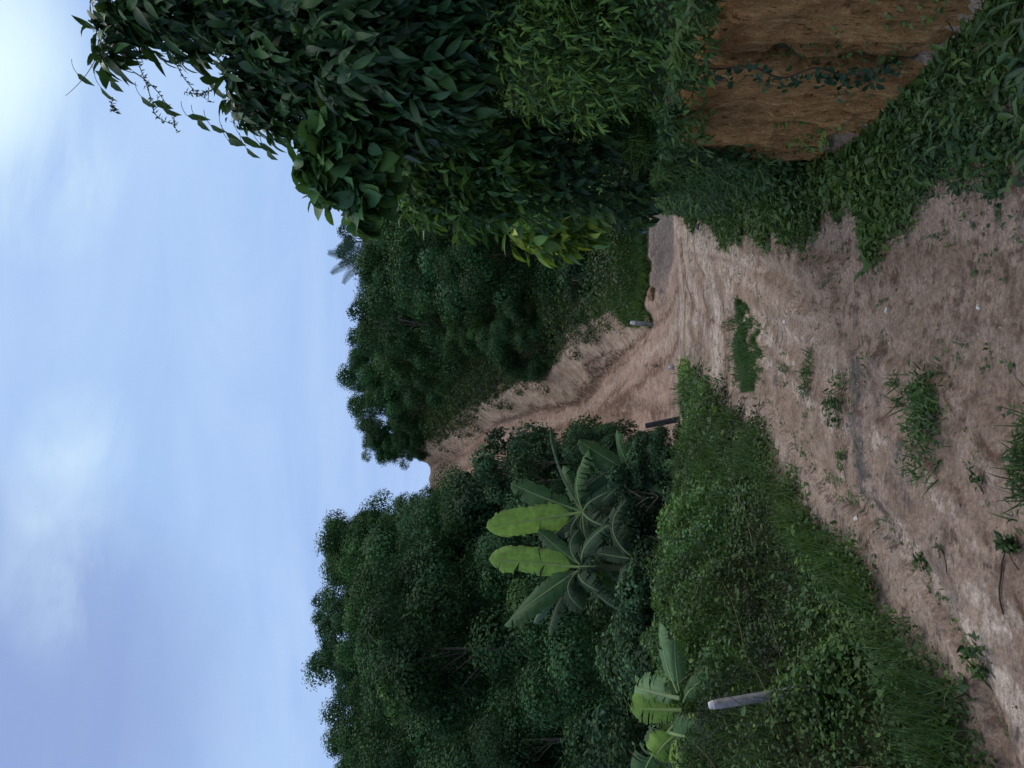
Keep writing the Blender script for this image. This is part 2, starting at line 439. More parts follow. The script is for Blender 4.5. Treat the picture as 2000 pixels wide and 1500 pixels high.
paint(2, G((230, 1960), (150, 2010), (60, 2080)), .06, .6)
paint(2, G((1150, 2000), (1060, 1800), (1010, 1600), (1010, 1500)), .25, .55)
paint(2, G((900, 1620), (830, 1625), (840, 1680), (760, 1690)), .05, .5)
# track: pale tread in the middle, red gullies beside it
sg = X - xc(Y)
trk = (Y > 14) & (np.abs(sg) < 2.2)
tint[..., 0] = np.maximum(tint[..., 0], np.where(trk, .38 * np.exp(-((sg + .06 * np.sin(Y * .8)) / .22) ** 2), 0))
tint[..., 2] = np.maximum(tint[..., 2], np.where(trk, .85 * np.exp(-((sg + .55 + .2 * np.sin(Y * .35)) / .16) ** 2) + .7 * np.exp(-((sg + 1.2 + .2 * np.sin(Y * .5)) / .2) ** 2) + .8 * np.exp(-((sg - np.interp(Y, [14, 30, 42, 60], [.6, .5, .9, 1.0])) / .12) ** 2), 0))
# long wheel marks and wash lines that follow the road
wr = (Y > 1) & (Y < 14.5)
tr_ = (X - xl(Y)) / np.maximum(xr(Y) - xl(Y), .3)
wl_ = fbm(tr_ * 6 + 3, Y * .22, 3); dl_ = fbm(tr_ * 7 + 50, Y * .26 + 3, 3); gl_ = fbm(X * 2.2 + 70, Y * 2.2, 5)
tint[..., 0] = np.maximum(tint[..., 0], np.where(wr, .60 * sst(.52, .68, wl_), 0))
tint[..., 2] = np.maximum(tint[..., 2], np.where(wr, .38 * sst(.54, .70, dl_), 0))
tint[..., 1] = np.maximum(tint[..., 1], np.where(wr, .55 * sst(.60, .70, gl_), 0))
tint[..., 1] = np.maximum(tint[..., 1], .95 * sst(14.4, 15.2, Y) * (1 - sst(17.6, 18.4, Y)) * sst(.7, 1.6, X - xc(Y)))
for tc_, w_, am_, ch_ in ((.30, .05, .55, 0), (.36, .018, .6, 2), (.70, .06, .45, 0), (.77, .02, .5, 2), (.55, .02, .35, 2)):
    wob = .03 * np.sin(Y * .8 + tc_ * 9) + .04 * (fbm(Y * .35 + tc_ * 20, Y * 0, 3) - .5)
    tint[..., ch_] = np.maximum(tint[..., ch_], np.where(wr, am_ * np.exp(-((tr_ - tc_ - wob) / w_) ** 2), 0))
far_ = (Y > 8) & (Y < 14)
tint[..., 0] = np.maximum(tint[..., 0], np.where(far_ , .6 * sst(.48, .62, fbm(X * .9 + .3 * Y, Y * 1.7, 5)), 0))
tint[..., 2] = np.maximum(tint[..., 2], np.where(far_ , .6 * sst(.56, .66, fbm(X * .8 + 9 + .3 * Y, Y * 2.2, 5)), 0))
gul_ = (Y > 15) & (sg < 1.0) & (sg > -2.5)
tint[..., 2] = np.maximum(tint[..., 2], np.where(gul_, .75 * sst(.52, .64, fbm(sg * 2.2 + 4, Y * .5, 5)) * (np.abs(sg) > .25), 0))
WARM = np.zeros(X.shape + (3,)); WARM[..., 0] = np.clip(.02 + sst(12.6, 17.5, Y) * (1 - sst(.9, 2.6, sg) * (Y < 18.5)), 0, 1)
WW = WARM.reshape(-1, 3)
VV = np.stack([X, Y, Z], -1).reshape(-1, 3); TT = tint.reshape(-1, 3)
nx = len(gx)
ii, jj = np.meshgrid(np.arange(len(gy) - 1), np.arange(nx - 1), indexing='ij')
quad = np.stack([ii * nx + jj, ii * nx + jj + 1, (ii + 1) * nx + jj + 1, (ii + 1) * nx + jj], -1)
for zi, (nm, mm, lb, ct) in enumerate([
        ('ground', M_SOIL, 'dark soil of the overgrown hillsides', 'ground'),
        ('dirt_road', M_ROAD, 'pinkish brown rutted dirt road in the foreground', 'road'),
        ('dirt_track', M_TRACK, 'reddish dirt track climbing to the notch between the hills', 'track'),
        ('terrain', M_CUT, 'pale earth cutting along the climbing track', 'terrain')]):
    q = quad[zone == zi]
    used, inv = np.unique(q.ravel(), return_inverse=True)
    a = Acc(); a.v.append(VV[used]); a.c.append(TT[used]); a.p.append(WW[used]); a.f4.append(inv.reshape(-1, 4)); a.n = len(used)
    tag(a.build(nm, mm, smooth=True), lb, ct, kind='structure')

# the orange earth wall of the right bank, cut nearly vertical
a = Acc()
ys = np.arange(.6, 8.6, .022); ts = np.linspace(-.12, 1.0, 70)
YY, TT2 = np.meshgrid(ys, ts)
top = np.interp(YY, [0, 3.5, 5.5, 8], [1.18, 1.16, 1.08, .95]) + .08 * (fbm(YY * 2.5, YY * 0, 3) - .5)
ZZ = TT2 * top
yn = YY + .05 * (fbm(YY * 4, ZZ * 2 + 9, 3) - .5)
disp = .10 * (fbm(YY * 2.2, ZZ * .9, 4) - .5) + .075 * (fbm(YY * 8, ZZ * 2.0, 4) - .5) + .05 * (fbm(YY * 24, ZZ * 9, 4) - .5) + .03 * sst(.52, .64, fbm(YY * 15, ZZ * 5 + 5, 4)) + .03 * (1 - sst(.0, .05, np.abs(fbm(YY * 5 + 31, ZZ * .8, 3) - .5)))
crk = 3.95 + .10 * np.sin(ZZ * 3) - .06 * ZZ
disp = disp + .09 * np.exp(-((YY - crk) / .03) ** 2) + .04 * sst(0, .10, crk - YY)
disp = disp + .10 * sst(.88, 1.0, TT2)
XX = xw(YY) - .02 + .05 * ZZ + disp
tn = np.ones(XX.shape + (3,)) * (.75 + .5 * fbm(YY * 1.5, ZZ * 1.5, 3))[..., None]
tn *= np.where(np.exp(-((YY - crk) / .022) ** 2) > .4, .4, 1)[..., None]
k = len(ys)
i2, j2 = np.meshgrid(np.arange(len(ts) - 1), np.arange(k - 1), indexing='ij')
q = np.stack([i2 * k + j2, (i2 + 1) * k + j2, (i2 + 1) * k + j2 + 1, i2 * k + j2 + 1], -1).reshape(-1, 4)
a.v.append(np.stack([XX, yn, ZZ], -1).reshape(-1, 3)); a.c.append(tn.reshape(-1, 3)); a.p.append(np.zeros((XX.size, 3))); a.f4.append(q); a.n = XX.size
tag(a.build('earth_bank', M_WALL, smooth=True), 'orange brown earth wall of the roadside cutting on the right', 'earth bank', kind='structure')

# ------------------------------------------------------------------ scattering helpers
def tnormal(x, y, e=.08):
    dx = (terrain(x + e, y) - terrain(x - e, y)) / (2 * e); dy = (terrain(x, y + e) - terrain(x, y - e)) / (2 * e)
    return nrm(np.stack([-dx, -dy, np.ones_like(dx)], -1))

def rdir(n, r=None):
    r = r or rng
    return nrm(r.normal(size=(n, 3)))

GREEN = np.array([[.032, .085, .030], [.050, .118, .034], [.080, .155, .034], [.030, .076, .036], [.060, .130, .046]])
def palette(n, mixv=None, br=1.0, pal=GREEN, jit=.25):
    i = rng.integers(0, len(pal), n)
    c = pal[i] * (1 + jit * rng.normal(size=(n, 1)))
    if mixv is not None:
        y = np.array([.115, .175, .030]); d = np.array([.022, .058, .026])
        w = np.clip(mixv, 0, 1)[:, None]
        c = c * .55 + .45 * (d * (1 - w) + y * w)
    return np.clip(c * br, .004, 1)

def cover(acc, x, y, H, Ls, ratio, kind='dia', br=1.0, lean=.8, nseed=0, normals=None, dark=True):
    """leafy ground cover: leaves spread through a layer of height H above the terrain, most of them near its surface"""
    n = len(x)
    z = terrain(x, y)
    nn = tnormal(x, y) if normals is None else normals
    h = H * (1 - rng.random(n) ** 2.2 * .95)
    P = np.stack([x, y, z], -1) + nn * h[:, None]
    A = rdir(n); A[:, 2] = A[:, 2] * .5 - .15
    Nn = nrm(nn * .8 + np.array([0, 0, .5]) + lean * rdir(n))
    mv = fbm(x * 1.1 + nseed, y * 1.1, 3) * 1.6 - .35 + .15 * rng.normal(size=n)
    L = Ls * rng.uniform(.6, 1.35, n)
    leaves(acc, P, A, Nn, L, L * ratio * rng.uniform(.8, 1.2, n), palette(n, mv, br), kind)

def grass(acc, x, y, Ls, wid, br=1.0, spread=.55, pal=None, z0=None, lift=0):
    n = len(x)
    z = terrain(x, y) if z0 is None else z0
    A = rdir(n); A = nrm(A * np.array([1, 1, .2]) * spread + np.array([0, 0, 1]))
    Nn = nrm(np.stack([A[:, 0], A[:, 1], -.0 * A[:, 2] + .2], -1) + .3 * rdir(n)) * 1
    mv = fbm(x * .9 + 30, y * .9, 3) * 1.5 - .2 + .2 * rng.normal(size=n)
    c = palette(n, mv, br) if pal is None else palette(n, None, br, pal)
    leaves(acc, np.stack([x, y, z + lift], -1), A, np.cross(np.cross(A, Nn + 1e-3), A), Ls * rng.uniform(.5, 1.3, n), wid * rng.uniform(.7, 1.3, n), c, 'blade', rng.uniform(-1.2, 1.6, n))

def in_view(x, y, m=1.0):
    return (x > -.515 * y - m) & (x < .52 * y + m)

# ---- left verge
def sample_verge(n, ymin=1.9, ymax=13.5, pw=1.0):
    y = ymin + (ymax - ymin) * rng.random(n) ** pw
    x = xl(y) + .3 - rng.random(n) * (.56 * y + xl(y) + 1.3)
    edge = (xl(y) - x) + .62 * (fbm(x * 1.3, y * 3.6, 4) - .5) - .04
    keep = (edge > 0) & (rng.random(n) < sst(0, .35, edge) * .9 + .1 * (edge > .05)) & (y < ycrest(x) + .9) & in_view(x, y, 1.2)
    return x[keep], y[keep]

BUMP = []
for i in range(150):
    by = rng.uniform(2.6, 12.5); bx = xl(by) - rng.uniform(1.0, 5.5)
    if by < ycrest(bx) + .7: BUMP.append((bx, by, rng.uniform(.14, .42), rng.uniform(.08, .34), rng.uniform(.5, 1.5)))
BUMP += [(-1.72, 4.25, .42, .30, 1.0), (-1.95, 4.35, .36, .30, .9)]
def bumps(x, y):
    h = np.zeros(np.shape(x)); c = np.ones(np.shape(x)); m = np.zeros(np.shape(x))
    for bx, by, r_, hh, cc in BUMP:
        q = np.clip(1 - ((x - bx) ** 2 + (y - by) ** 2) / (r_ * r_), 0, 1) ** .6
        h = np.maximum(h, hh * q); c = np.where(q > m, 1 + (cc - 1) * np.minimum(1, q * 2), c); m = np.maximum(m, q)
    return h, c
def verge_H(x, y):
    d = xl(y) - x
    # a low mown-looking grass lane follows the road, then the tangle rises
    lane = np.exp(-((d - .75) / .38) ** 2) * (1 - sst(6, 8.5, y))
    pc = np.hypot((x + 1.86) / .30, (y - 4.25) / .55)
    h = (.10 * sst(0, .3, d) + .42 * sst(.75, 1.9, d) * (.15 + 1.7 * fbm(x * 1.5 + 4, y * 1.5, 3) ** 1.5) + .09 * fbm(x * 4, y * 4, 2)) * (1 - .75 * lane) + .02
    h = h * .72 + bumps(x, y)[0] * sst(.8, 1.5, d) + .27 * np.exp(-((x + 1.78) / .24) ** 2 - ((y - 4.36) / .26) ** 2)
    return h * (1 - .12 * np.exp(-pc ** 2))
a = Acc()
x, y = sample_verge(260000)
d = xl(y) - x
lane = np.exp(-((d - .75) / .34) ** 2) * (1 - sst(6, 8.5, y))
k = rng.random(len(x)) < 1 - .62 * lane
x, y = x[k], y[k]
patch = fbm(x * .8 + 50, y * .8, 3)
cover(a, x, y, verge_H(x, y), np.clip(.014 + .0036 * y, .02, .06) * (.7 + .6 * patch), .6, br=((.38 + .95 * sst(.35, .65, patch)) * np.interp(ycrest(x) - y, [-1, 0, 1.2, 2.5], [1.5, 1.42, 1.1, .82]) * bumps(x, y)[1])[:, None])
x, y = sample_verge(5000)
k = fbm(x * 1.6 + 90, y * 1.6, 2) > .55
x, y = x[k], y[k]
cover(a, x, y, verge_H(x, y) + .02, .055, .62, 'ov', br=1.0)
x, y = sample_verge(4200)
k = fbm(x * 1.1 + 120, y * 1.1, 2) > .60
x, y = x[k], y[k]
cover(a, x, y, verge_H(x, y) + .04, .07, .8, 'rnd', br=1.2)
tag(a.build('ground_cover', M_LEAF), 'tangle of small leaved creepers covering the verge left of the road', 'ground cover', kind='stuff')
a = Acc()
x, y = sample_verge(150000)
d = xl(y) - x
lane = np.exp(-((d - .75) / .38) ** 2) * (1 - sst(6, 8.5, y))
pt = fbm(x * 1.4 + 8, y * 1.4, 3)
k = rng.random(len(x)) < lane * .7 + .45 * (pt > .56) + .06
x, y, d = x[k], y[k], d[k]
H = verge_H(x, y)
ln = np.exp(-((d - .75) / .38) ** 2) * (1 - sst(6, 8.5, y))
grass(a, x, y, np.where(ln > .4, .075, .20), .0035 + .0007 * y, br=np.where(ln > .4, .55, 1.0)[:, None], lift=H * .6 * (ln < .4), spread=.8)
tag(a.build('grass', M_LEAF), 'short grass lane and taller grass tufts on the left verge', 'grass', kind='stuff')
# taller leafy sprigs that stick out of the tangle
a = Acc()
xs_, ys_ = sample_verge(2600, 2.6, 12)
k = (xl(ys_) - xs_ > .25)
xs_, ys_ = xs_[k][:620], ys_[k][:620]
hs_ = verge_H(xs_, ys_)
for xx, yy, hh in zip(xs_, ys_, hs_):
    b0 = np.array([xx, yy, float(terrain(xx, yy)) + hh * .5]); e = b0 + np.array([rng.normal() * .06, rng.normal() * .06, hh * .5 + rng.uniform(.04, .17)])
    ln = bez(b0, (b0 + e) / 2 + rng.normal(size=3) * .015, e, 7); tube(a, ln, .002, 3, (.06, .085, .035))
    m = rng.integers(6, 15); q = ln[rng.integers(2, 7, m)] + rng.normal(size=(m, 3)) * .006
    Lq = rng.uniform(.018, .045) * (1 + .05 * yy) * rng.uniform(.7, 1.2, m); A = nrm(rdir(m) * np.array([1, 1, .5]) + np.array([0, 0, .1]))
    leaves(a, q, A, nrm(np.array([0, -.1, 1]) + .4 * rdir(m)), Lq, Lq * rng.uniform(.3, .7), np.repeat(palette(1, rng.random(1), rng.uniform(.6, 1.4)), m, 0), 'ov')
tag(a.build('weeds', M_LEAF), 'loose leafy sprigs sticking up out of the left verge', 'weeds', kind='stuff')
# dead stalks lying in the tangle
a = Acc()
for i in range(70):
    yy = rng.uniform(3, 8.5); xx = xl(yy) - rng.uniform(.5, 2.4)
    if yy > ycrest(xx): continue
    p = np.array([xx, yy, terrain(xx, yy) + verge_H(xx, yy) * rng.uniform(.5, 1)])
    q = p + np.array([rng.normal() * .3, rng.normal() * .2, rng.uniform(-.05, .25)])
    tube(a, bez(p, (p + q) / 2 + rdir(1)[0] * .1, q, 6), np.linspace(.004, .0015, 6), 4, np.array([.17, .14, .08]) * rng.uniform(.6, 1.4))
tag(a.build('dry_stalks', M_LEAF), 'thin dry grass stalks tangled in the left verge', 'dry stalks', kind='stuff')

# ---- right verge, foot of the earth wall
def sample_right(n, ymin=1.7, ymax=13.6, pw=1.1):
    y = ymin + (ymax - ymin) * rng.random(n) ** pw
    t = rng.random(n)
    x = xr(y) - .3 + t * (xw(y) - xr(y) + .35)
    edge = (x - xr(y)) + .75 * (fbm(x * 1.4 + 40, y * 3.4, 4) - .5) + .02
    keep = (edge > 0) & (rng.random(n) < .08 + .92 * sst(0, .28, edge)) & in_view(x, y, .8) & ((y > 5.7) | (x < xw(y) - .02 - .06 * rng.random(n)))
    return x[keep], y[keep]
def right_H(x, y):
    dd = x - xr(y)
    return .03 + np.clip(dd, 0, 1) * .24 * (.4 + 1.1 * fbm(x * 2.2 + 60, y * 2.2, 3)) * np.interp(y, [2, 2.9, 4, 5.3, 6.2, 13], [.3, .05, .05, .06, 1.1, 1.2])
a = Acc()
x, y = sample_right(95000)
cover(a, x, y, right_H(x, y), np.clip(.020 + .0035 * y, .03, .07), .55, br=.9, nseed=5)
x, y = sample_right(6500, 1.7, 7)
cover(a, x, y, right_H(x, y) + .01, .06, .45, 'ov', br=.9, nseed=5)
x, y = sample_right(9000, 4.3, 13.6)
cover(a, x, y, right_H(x, y) + .02, .08, .45, 'ov', br=1.0, nseed=5)
tag(a.build('ground_cover', M_LEAF), 'low weeds and creepers along the foot of the earth wall', 'ground cover', kind='stuff')
a = Acc()
x, y = sample_right(26000)
grass(a, x, y, np.where(y < 5.6, .06, .12), .0035 + .0008 * y, br=1.0, spread=1.3)
tag(a.build('grass', M_LEAF), 'grass tufts spilling from the right bank onto the road', 'grass', kind='stuff')

# ---- overgrown bank top and slope above the earth wall
a = Acc()
n = 120000
y = rng.uniform(1.8, 14.3, n); b = rng.random(n) ** 1.15 * 3.0 + .03
x = xw(y) + b
k = in_view(x, y, .7) & (xw(y) < 6)
x, y, b = x[k], y[k], b[k]
# less cover on the bare wall in front, full cover beyond it
nn = nrm(np.stack([-np.ones_like(x) * .75, -.15 * np.ones_like(x), np.ones_like(x) * .75], -1))
H = .05 + .36 * fbm(x * 1.8, y * 1.8 + 4, 3) * np.where(y < 6, sst(.15, 1.1, b), sst(0, .4, b))
cover(a, x, y, H, np.clip(.026 + .004 * y, .03, .08), .5, br=1.55, nseed=9, normals=nn)
# face of the wall beyond the bare stretch
n = 50000
y = rng.uniform(5.2, 14.2, n); t = rng.random(n)
face = 1 - sst(5.0, 6.4, y + .9 * (t - .5) + 1.2 * (fbm(y * 1.5, t * 3, 2) - .5))
k = (rng.random(n) > face) & (xw(y) < 7)
y, t = y[k], t[k]
x = xw(y) - .06 - .16 * rng.random(len(y)) + .22 * t
P = np.stack([x, y, t * 1.1], -1)
A = rdir(len(y)); A[:, 2] -= .5
mv = fbm(y * 1.2, t * 2 + 70, 3) * 1.6 - .45
L = np.clip(.035 + .004 * y, .03, .09) * rng.uniform(.6, 1.3, len(y))
leaves(a, P, A, nrm(np.array([-.8, -.4, .6]) + .7 * rdir(len(y))), L, L * .5, palette(len(y), mv, .9), 'dia')
tag(a.build('bank_overgrowth', M_LEAF), 'thick creepers and weeds covering the top of the right bank', 'overgrowth', kind='stuff')
a = Acc()
n = 34000
y = rng.uniform(2.4, 12, n); b = rng.random(n) * 1.8
x = xw(y) + b + .05
k = ((y > 5.4) | (b > .5)) & in_view(x, y, .5) & (fbm(x * 1.2 + 3, y * 1.2, 3) > .42)
x, y, b = x[k], y[k], b[k]
nb = len(x)
A = nrm(rdir(nb) * .55 + np.array([-.55, -.15, .55]))
Pz = terrain(x, y) + .12 + .15 * rng.random(nb)
leaves(a, np.stack([x - .05, y, Pz], -1), A, nrm(np.array([-.5, 0, .8]) + .3 * rdir(nb)), rng.uniform(.12, .34, nb), rng.uniform(.007, .014, nb),
       palette(nb, fbm(x, y, 3) * 1.6 + .1, 1.6), 'blade', rng.uniform(.6, 2.4, nb))
# fringe hanging over the lip of the wall
nb = 4200
y = rng.uniform(2.2, 7.0, nb)
y = y[rng.random(nb) < sst(.42, .62, fbm(y * 3.1, y * 0 + 7, 3)) + .06 + .6 * (y > 5.2)]; nb = len(y)
lip = np.interp(y, [0, 3.5, 5.5, 8], [1.15, 1.13, 1.05, .95])
low = rng.random(nb) ** 2.5 * np.interp(y, [2.5, 3.6, 5, 6.2], [.06, .16, .30, .5])
A = nrm(rdir(nb) * 1.0 + np.array([-.25, -.15, -.45]))
leaves(a, np.stack([xw(y) - .04 - .08 * rng.random(nb), y, lip + .08 - low], -1), A, nrm(np.array([-1, -.3, .7]) + .8 * rdir(nb)), rng.uniform(.03, .10, nb), rng.uniform(.010, .03, nb),
       palette(nb, fbm(y * 2, low * 4, 2) * 1.5 - .2, 1.1), 'dia', rng.uniform(.2, 1.2, nb))
tag(a.build('hanging_grass', M_LEAF), 'long grass drooping over the lip of the earth wall', 'grass', kind='stuff')

# vine that runs down the crack of the wall
t0 = thing('creeping_vine', 'dark leafy vine hanging down the crack in the orange earth wall', 'vine', (1.6, 3.9, .1))
a = Acc(); vs = Acc()
zs = np.linspace(1.12, .12, 34)
cy = 3.95 + .10 * np.sin(zs * 3) - .06 * zs
line = np.stack([xw(cy) - .03 + .02 * np.sin(zs * 17), cy - .03 + .015 * np.sin(zs * 23), zs], -1)
tube(vs, line, .005, 5, (.05, .045, .025))
for i in range(170):
    p = line[rng.integers(0, 34)] + rng.normal(size=3) * np.array([.02, .06, .03]) - np.array([.03, 0, 0])
    leaves(a, [p], nrm(rdir(1) + np.array([[-.2, 0, -.9]])), nrm(np.array([[-1, -.5, .5]]) + .5 * rdir(1)), rng.uniform(.025, .055), rng.uniform(.018, .036), np.array([[.022, .060, .028]]) * rng.uniform(.7, 1.6), 'ov')
vs.build('stem', M_BARK, t0, origin=(1.6, 3.9, .1)); a.build('foliage', M_LEAF, t0, origin=(1.6, 3.9, .1))

# ---- grass mound at the junction, foot of the forest
a = Acc()
n = 60000
x = rng.uniform(.4, 12, n); y = rng.uniform(18.0, 22.6, n)
sgn = x - xc(y)
k = (sgn > .75 + .8 * (fbm(x * 1.4, y * 1.4, 2) - .5)) & (y > 18.2 + .5 * (fbm(x * .9, y * 0, 2) - .5)) & ((sgn > 1.6) | (y < 20.5))
x, y = x[k], y[k]
grass(a, x, y, .26, .022, br=1.15, spread=1.0)
tag(a.build('grass', M_LEAF), 'bright grass mound at the foot of the forest beyond the junction', 'grass', kind='stuff')
# creepers spilling down the pale cutting and along its upper lip
a = Acc()
n = 80000
y = rng.uniform(18.5, 64, n); sgn = rng.uniform(.9, 5.2, n)
lip = np.interp(y, [18, 22, 30, 42, 60], [1.0, 1.4, 1.5, 1.9, 2.1]) + 1.2 * (fbm(y * .55 + 2, y * 0, 3) - .5) - .5 * (fbm(y * 2.3, y * 0 + 5, 2) > .64)
k = sgn > lip
y, sgn = y[k], sgn[k]; x = xc(y) + sgn
cover(a, x, y, .15 + .6 * sst(0, 1, sgn - lip[k]), .05 + .0018 * y, .55, br=.62, nseed=21)
tag(a.build('ground_cover', M_LEAF), 'undergrowth along the upper lip of the pale track cutting', 'ground cover', kind='stuff')
# undergrowth carpeting the hillside under the trees
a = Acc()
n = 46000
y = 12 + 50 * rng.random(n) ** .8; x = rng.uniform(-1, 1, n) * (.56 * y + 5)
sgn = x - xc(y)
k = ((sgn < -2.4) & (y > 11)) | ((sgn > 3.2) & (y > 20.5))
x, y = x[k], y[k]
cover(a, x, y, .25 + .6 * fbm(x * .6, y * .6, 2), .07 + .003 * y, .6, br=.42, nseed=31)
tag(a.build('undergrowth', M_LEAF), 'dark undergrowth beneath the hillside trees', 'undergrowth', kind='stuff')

# pebbles and crumbs on the road: nobody could count them
a = Acc()
n = 16000
y = 2.0 + 13 * rng.random(n) ** 1.4; x = xl(y) - .1 + rng.random(n) * (xr(y) - xl(y) + .3)
g = np.exp(-(dline(x, y, G((800, 1660), (700, 1665), (600, 1680), (530, 1690), (470, 1730))) / .16) ** 2)
k = rng.random(n) < .30 + g * 1.2
x, y, g = x[k], y[k], g[k]
n = len(x)
ico = np.array([(1, 0, 0), (-1, 0, 0), (0, 1, 0), (0, -1, 0), (0, 0, 1), (0, 0, -.4)], float)
icf = [(0, 2, 4), (2, 1, 4), (1, 3, 4), (3, 0, 4), (2, 0, 5), (1, 2, 5), (3, 1, 5), (0, 3, 5)]
r = rng.uniform(.0015, .0048, n) * (1 + 1.4 * (rng.random(n) < .07)) * (1 + .5 * (g > .4))
V = ico[None] * r[:, None, None] * rng.uniform(.6, 1.3, (n, 6, 1)) + np.stack([x, y, terrain(x, y)], -1)[:, None]
c = np.where(rng.random((n, 1)) < .75, np.array([[.15, .10, .075]]), np.array([[.34, .28, .25]])) * rng.uniform(.5, 1.2, (n, 1))
c = np.where(g[:, None] > .4, np.array([[.2, .165, .15]]) * rng.uniform(.5, 1.4, (n, 1)), c)
a.add(V, icf, c)
mp, nt, out = mat('pebble'); bs = N(nt, 'ShaderNodeBsdfPrincipled', i_Roughness=.9); aa = N(nt, 'ShaderNodeAttribute', attribute_name='tint')
nt.links.new(aa.outputs['Color'], bs.inputs['Base Color']); nt.links.new(bs.outputs[0], out.inputs[0])
tag(a.build('gravel', mp), 'loose pebbles and earth crumbs scattered on the dirt road', 'gravel', kind='stuff')

a = Acc()
n = 5200
y = 2.2 + 11 * rng.random(n) ** 1.2; w_ = rng.random(n)
x = xl(y) + w_ * (xr(y) - xl(y))
ed = np.minimum(w_, 1 - w_)
k = rng.random(n) < .75 * np.exp(-(ed / .07) ** 2) + .30 * sst(.55, .7, fbm(x * 1.6 + 33, y * 2.2, 3)) + .02
x, y = x[k], y[k]
for rep_ in range(4):
    m = len(x); A = nrm(rdir(m) * np.array([1, 1, .25]) + np.array([0, 0, .2]))
    Ls = rng.uniform(.012, .036, m)
    leaves(a, np.stack([x + rng.normal(0, .008, m), y + rng.normal(0, .008, m), terrain(x, y) + .004 + .012 * rng.random(m)], -1), A, nrm(np.array([0, -.2, 1]) + .4 * rdir(m)), Ls, Ls * rng.uniform(.25, .6, m), palette(m, rng.random(m), .9), 'dia')
tag(a.build('weeds', M_LEAF), 'tiny scattered seedlings thinning out onto the bare dirt road', 'weeds', kind='stuff')
# ------------------------------------------------------------------ weeds growing in the road (each clump a thing)
def weed(u0, u1, v0, v1, nl0, L, label, H=.10, br=1.0, kind='ov', ratio=.34, grassy=0, name='weed_clump', cat='weed', runner=False):
    nl = int(nl0 * 1.6); L = L * .72; H = H * .72
    # the clump stands on the strip of road between the two picture rows
    cl_ = rng.uniform(0, 1, max(5, nl // 28)); us = (cl_[rng.integers(0, len(cl_), nl)] + rng.normal(0, .06, nl)); vs_ = rng.normal(.5, .34, nl).clip(-.5, 1.4)
    pts = np.array([gp(u0 + (u1 - u0) * p, v0 + (v1 - v0) * (q * .6 + .4)) for p, q in zip(us, vs_)])
    taper = np.clip(1 - np.abs(us * 2 - 1) ** 2, 0, 1) * np.clip(1.2 - np.abs(vs_ - .5) * 1.3, .15, 1)
    k = rng.random(nl) < .25 + .75 * taper
    pts, taper = pts[k], taper[k]
    c0 = gp((u0 + u1) / 2, v0 * .35 + v1 * .65); c0[2] = float(terrain(c0[0], c0[1]))
    t = thing(name, label, cat, tuple(c0), group='weeds growing in the dirt road')
    a = Acc(); n = len(pts)
    z = terrain(pts[:, 0], pts[:, 1])
    hh = rng.random(n) ** .8 * H * (.35 + .65 * taper)
    P = np.stack([pts[:, 0], pts[:, 1], z + .006 + hh], -1)
    A = rdir(n); A[:, 2] = np.abs(A[:, 2]) * .6
    Ls = L * rng.uniform(.55, 1.3, n)
    leaves(a, P, A, nrm(np.array([0, -.2, 1]) + .7 * rdir(n)), Ls, Ls * ratio, palette(n, rng.random(n) * .8, br), kind)
    if grassy:
        g = rng.integers(0, n, grassy)
        pg = P[g]; pg[:, 2] = z[g]
        A = nrm(rdir(grassy) * np.array([1, 1, .3]) * .8 + np.array([0, 0, .8]))
        leaves(a, pg, A, nrm(np.array([0, -.5, .5]) + .5 * rdir(grassy)), rng.uniform(.06, .14, grassy), rng.uniform(.004, .008, grassy), palette(grassy, rng.random(grassy), br), 'blade', rng.uniform(0, 1.5, grassy))
    a.build('foliage', M_LEAF, t, origin=c0)
    for i in range(min(12, max(4, nl0 // 14))):
        s = Acc()
        e = P[rng.integers(0, n)]; b0 = np.array([e[0] + rng.normal() * .05, e[1] + rng.normal() * .03, 0]); b0[2] = float(terrain(b0[0], b0[1]))
        tube(s, bez(b0, (b0 + e) / 2 + rdir(1)[0] * .02, e, 4), .0022, 4, (.07, .07, .035)); s.build('stem', M_LEAF, t, origin=c0)
    if runner:
        s = Acc()
        r0, r1 = gp(*runner[0]), gp(*runner[1])
        ln = bez(r0, (r0 + r1) / 2 + np.array([.02, .03, 0]), r1, 14); ln[:, 2] = terrain(ln[:, 0], ln[:, 1]) + .008
        tube(s, ln, .004, 4, (.045, .04, .03)); s.build('runner', M_LEAF, t, origin=c0)
    return t

weed(560, 785, 1745, 1825, 620, .055, 'largest leafy weed clump in the middle of the foreground road', .10, .95, grassy=120)
weed(500, 715, 1955, 2040, 420, .06, 'grey green spiky weed cut by the lower picture edge', .12, .8, ratio=.22, grassy=120)
weed(650, 772, 1605, 1650, 260, .055, 'dark leafy weed clump beside the grey gravel strip', .10, .8)
weed(690, 820, 1560, 1585, 150, .045, 'thin low weed strip beyond the gravel strip', .07, .9, grassy=40)
weed(745, 815, 1515, 1540, 70, .045, 'sparse sprig of weeds in the middle distance of the road', .06, .85)
weed(740, 800, 1478, 1494, 70, .05, 'small dark weed clump just nearer than the grass island', .07, .8)
weed(700, 770, 1735, 1755, 60, .045, 'small weed sprig right behind the largest weed clump', .08, .9, grassy=20)
weed(570, 625, 1638, 1655, 60, .045, 'small green sprig at the left end of the gravel strip', .06, .95)
weed(545, 620, 1888, 1910, 50, .04, 'small weed sprigs in the damp rut in front of the largest clump', .07, .75)
weed(420, 478, 1945, 1975, 90, .05, 'loose leafy weed with a long trailing runner at the lower edge', .09, .75, kind='ov', ratio=.5, runner=((300, 1962), (450, 1955)))
weed(180, 250, 1885, 1935, 110, .055, 'withered looking weed between the left verge and the pale rut', .09, .72, ratio=.5)
weed(425, 490, 1828, 1842, 22, .035, 'tiny dark twig with few leaves on the pale rut', .05, .6)
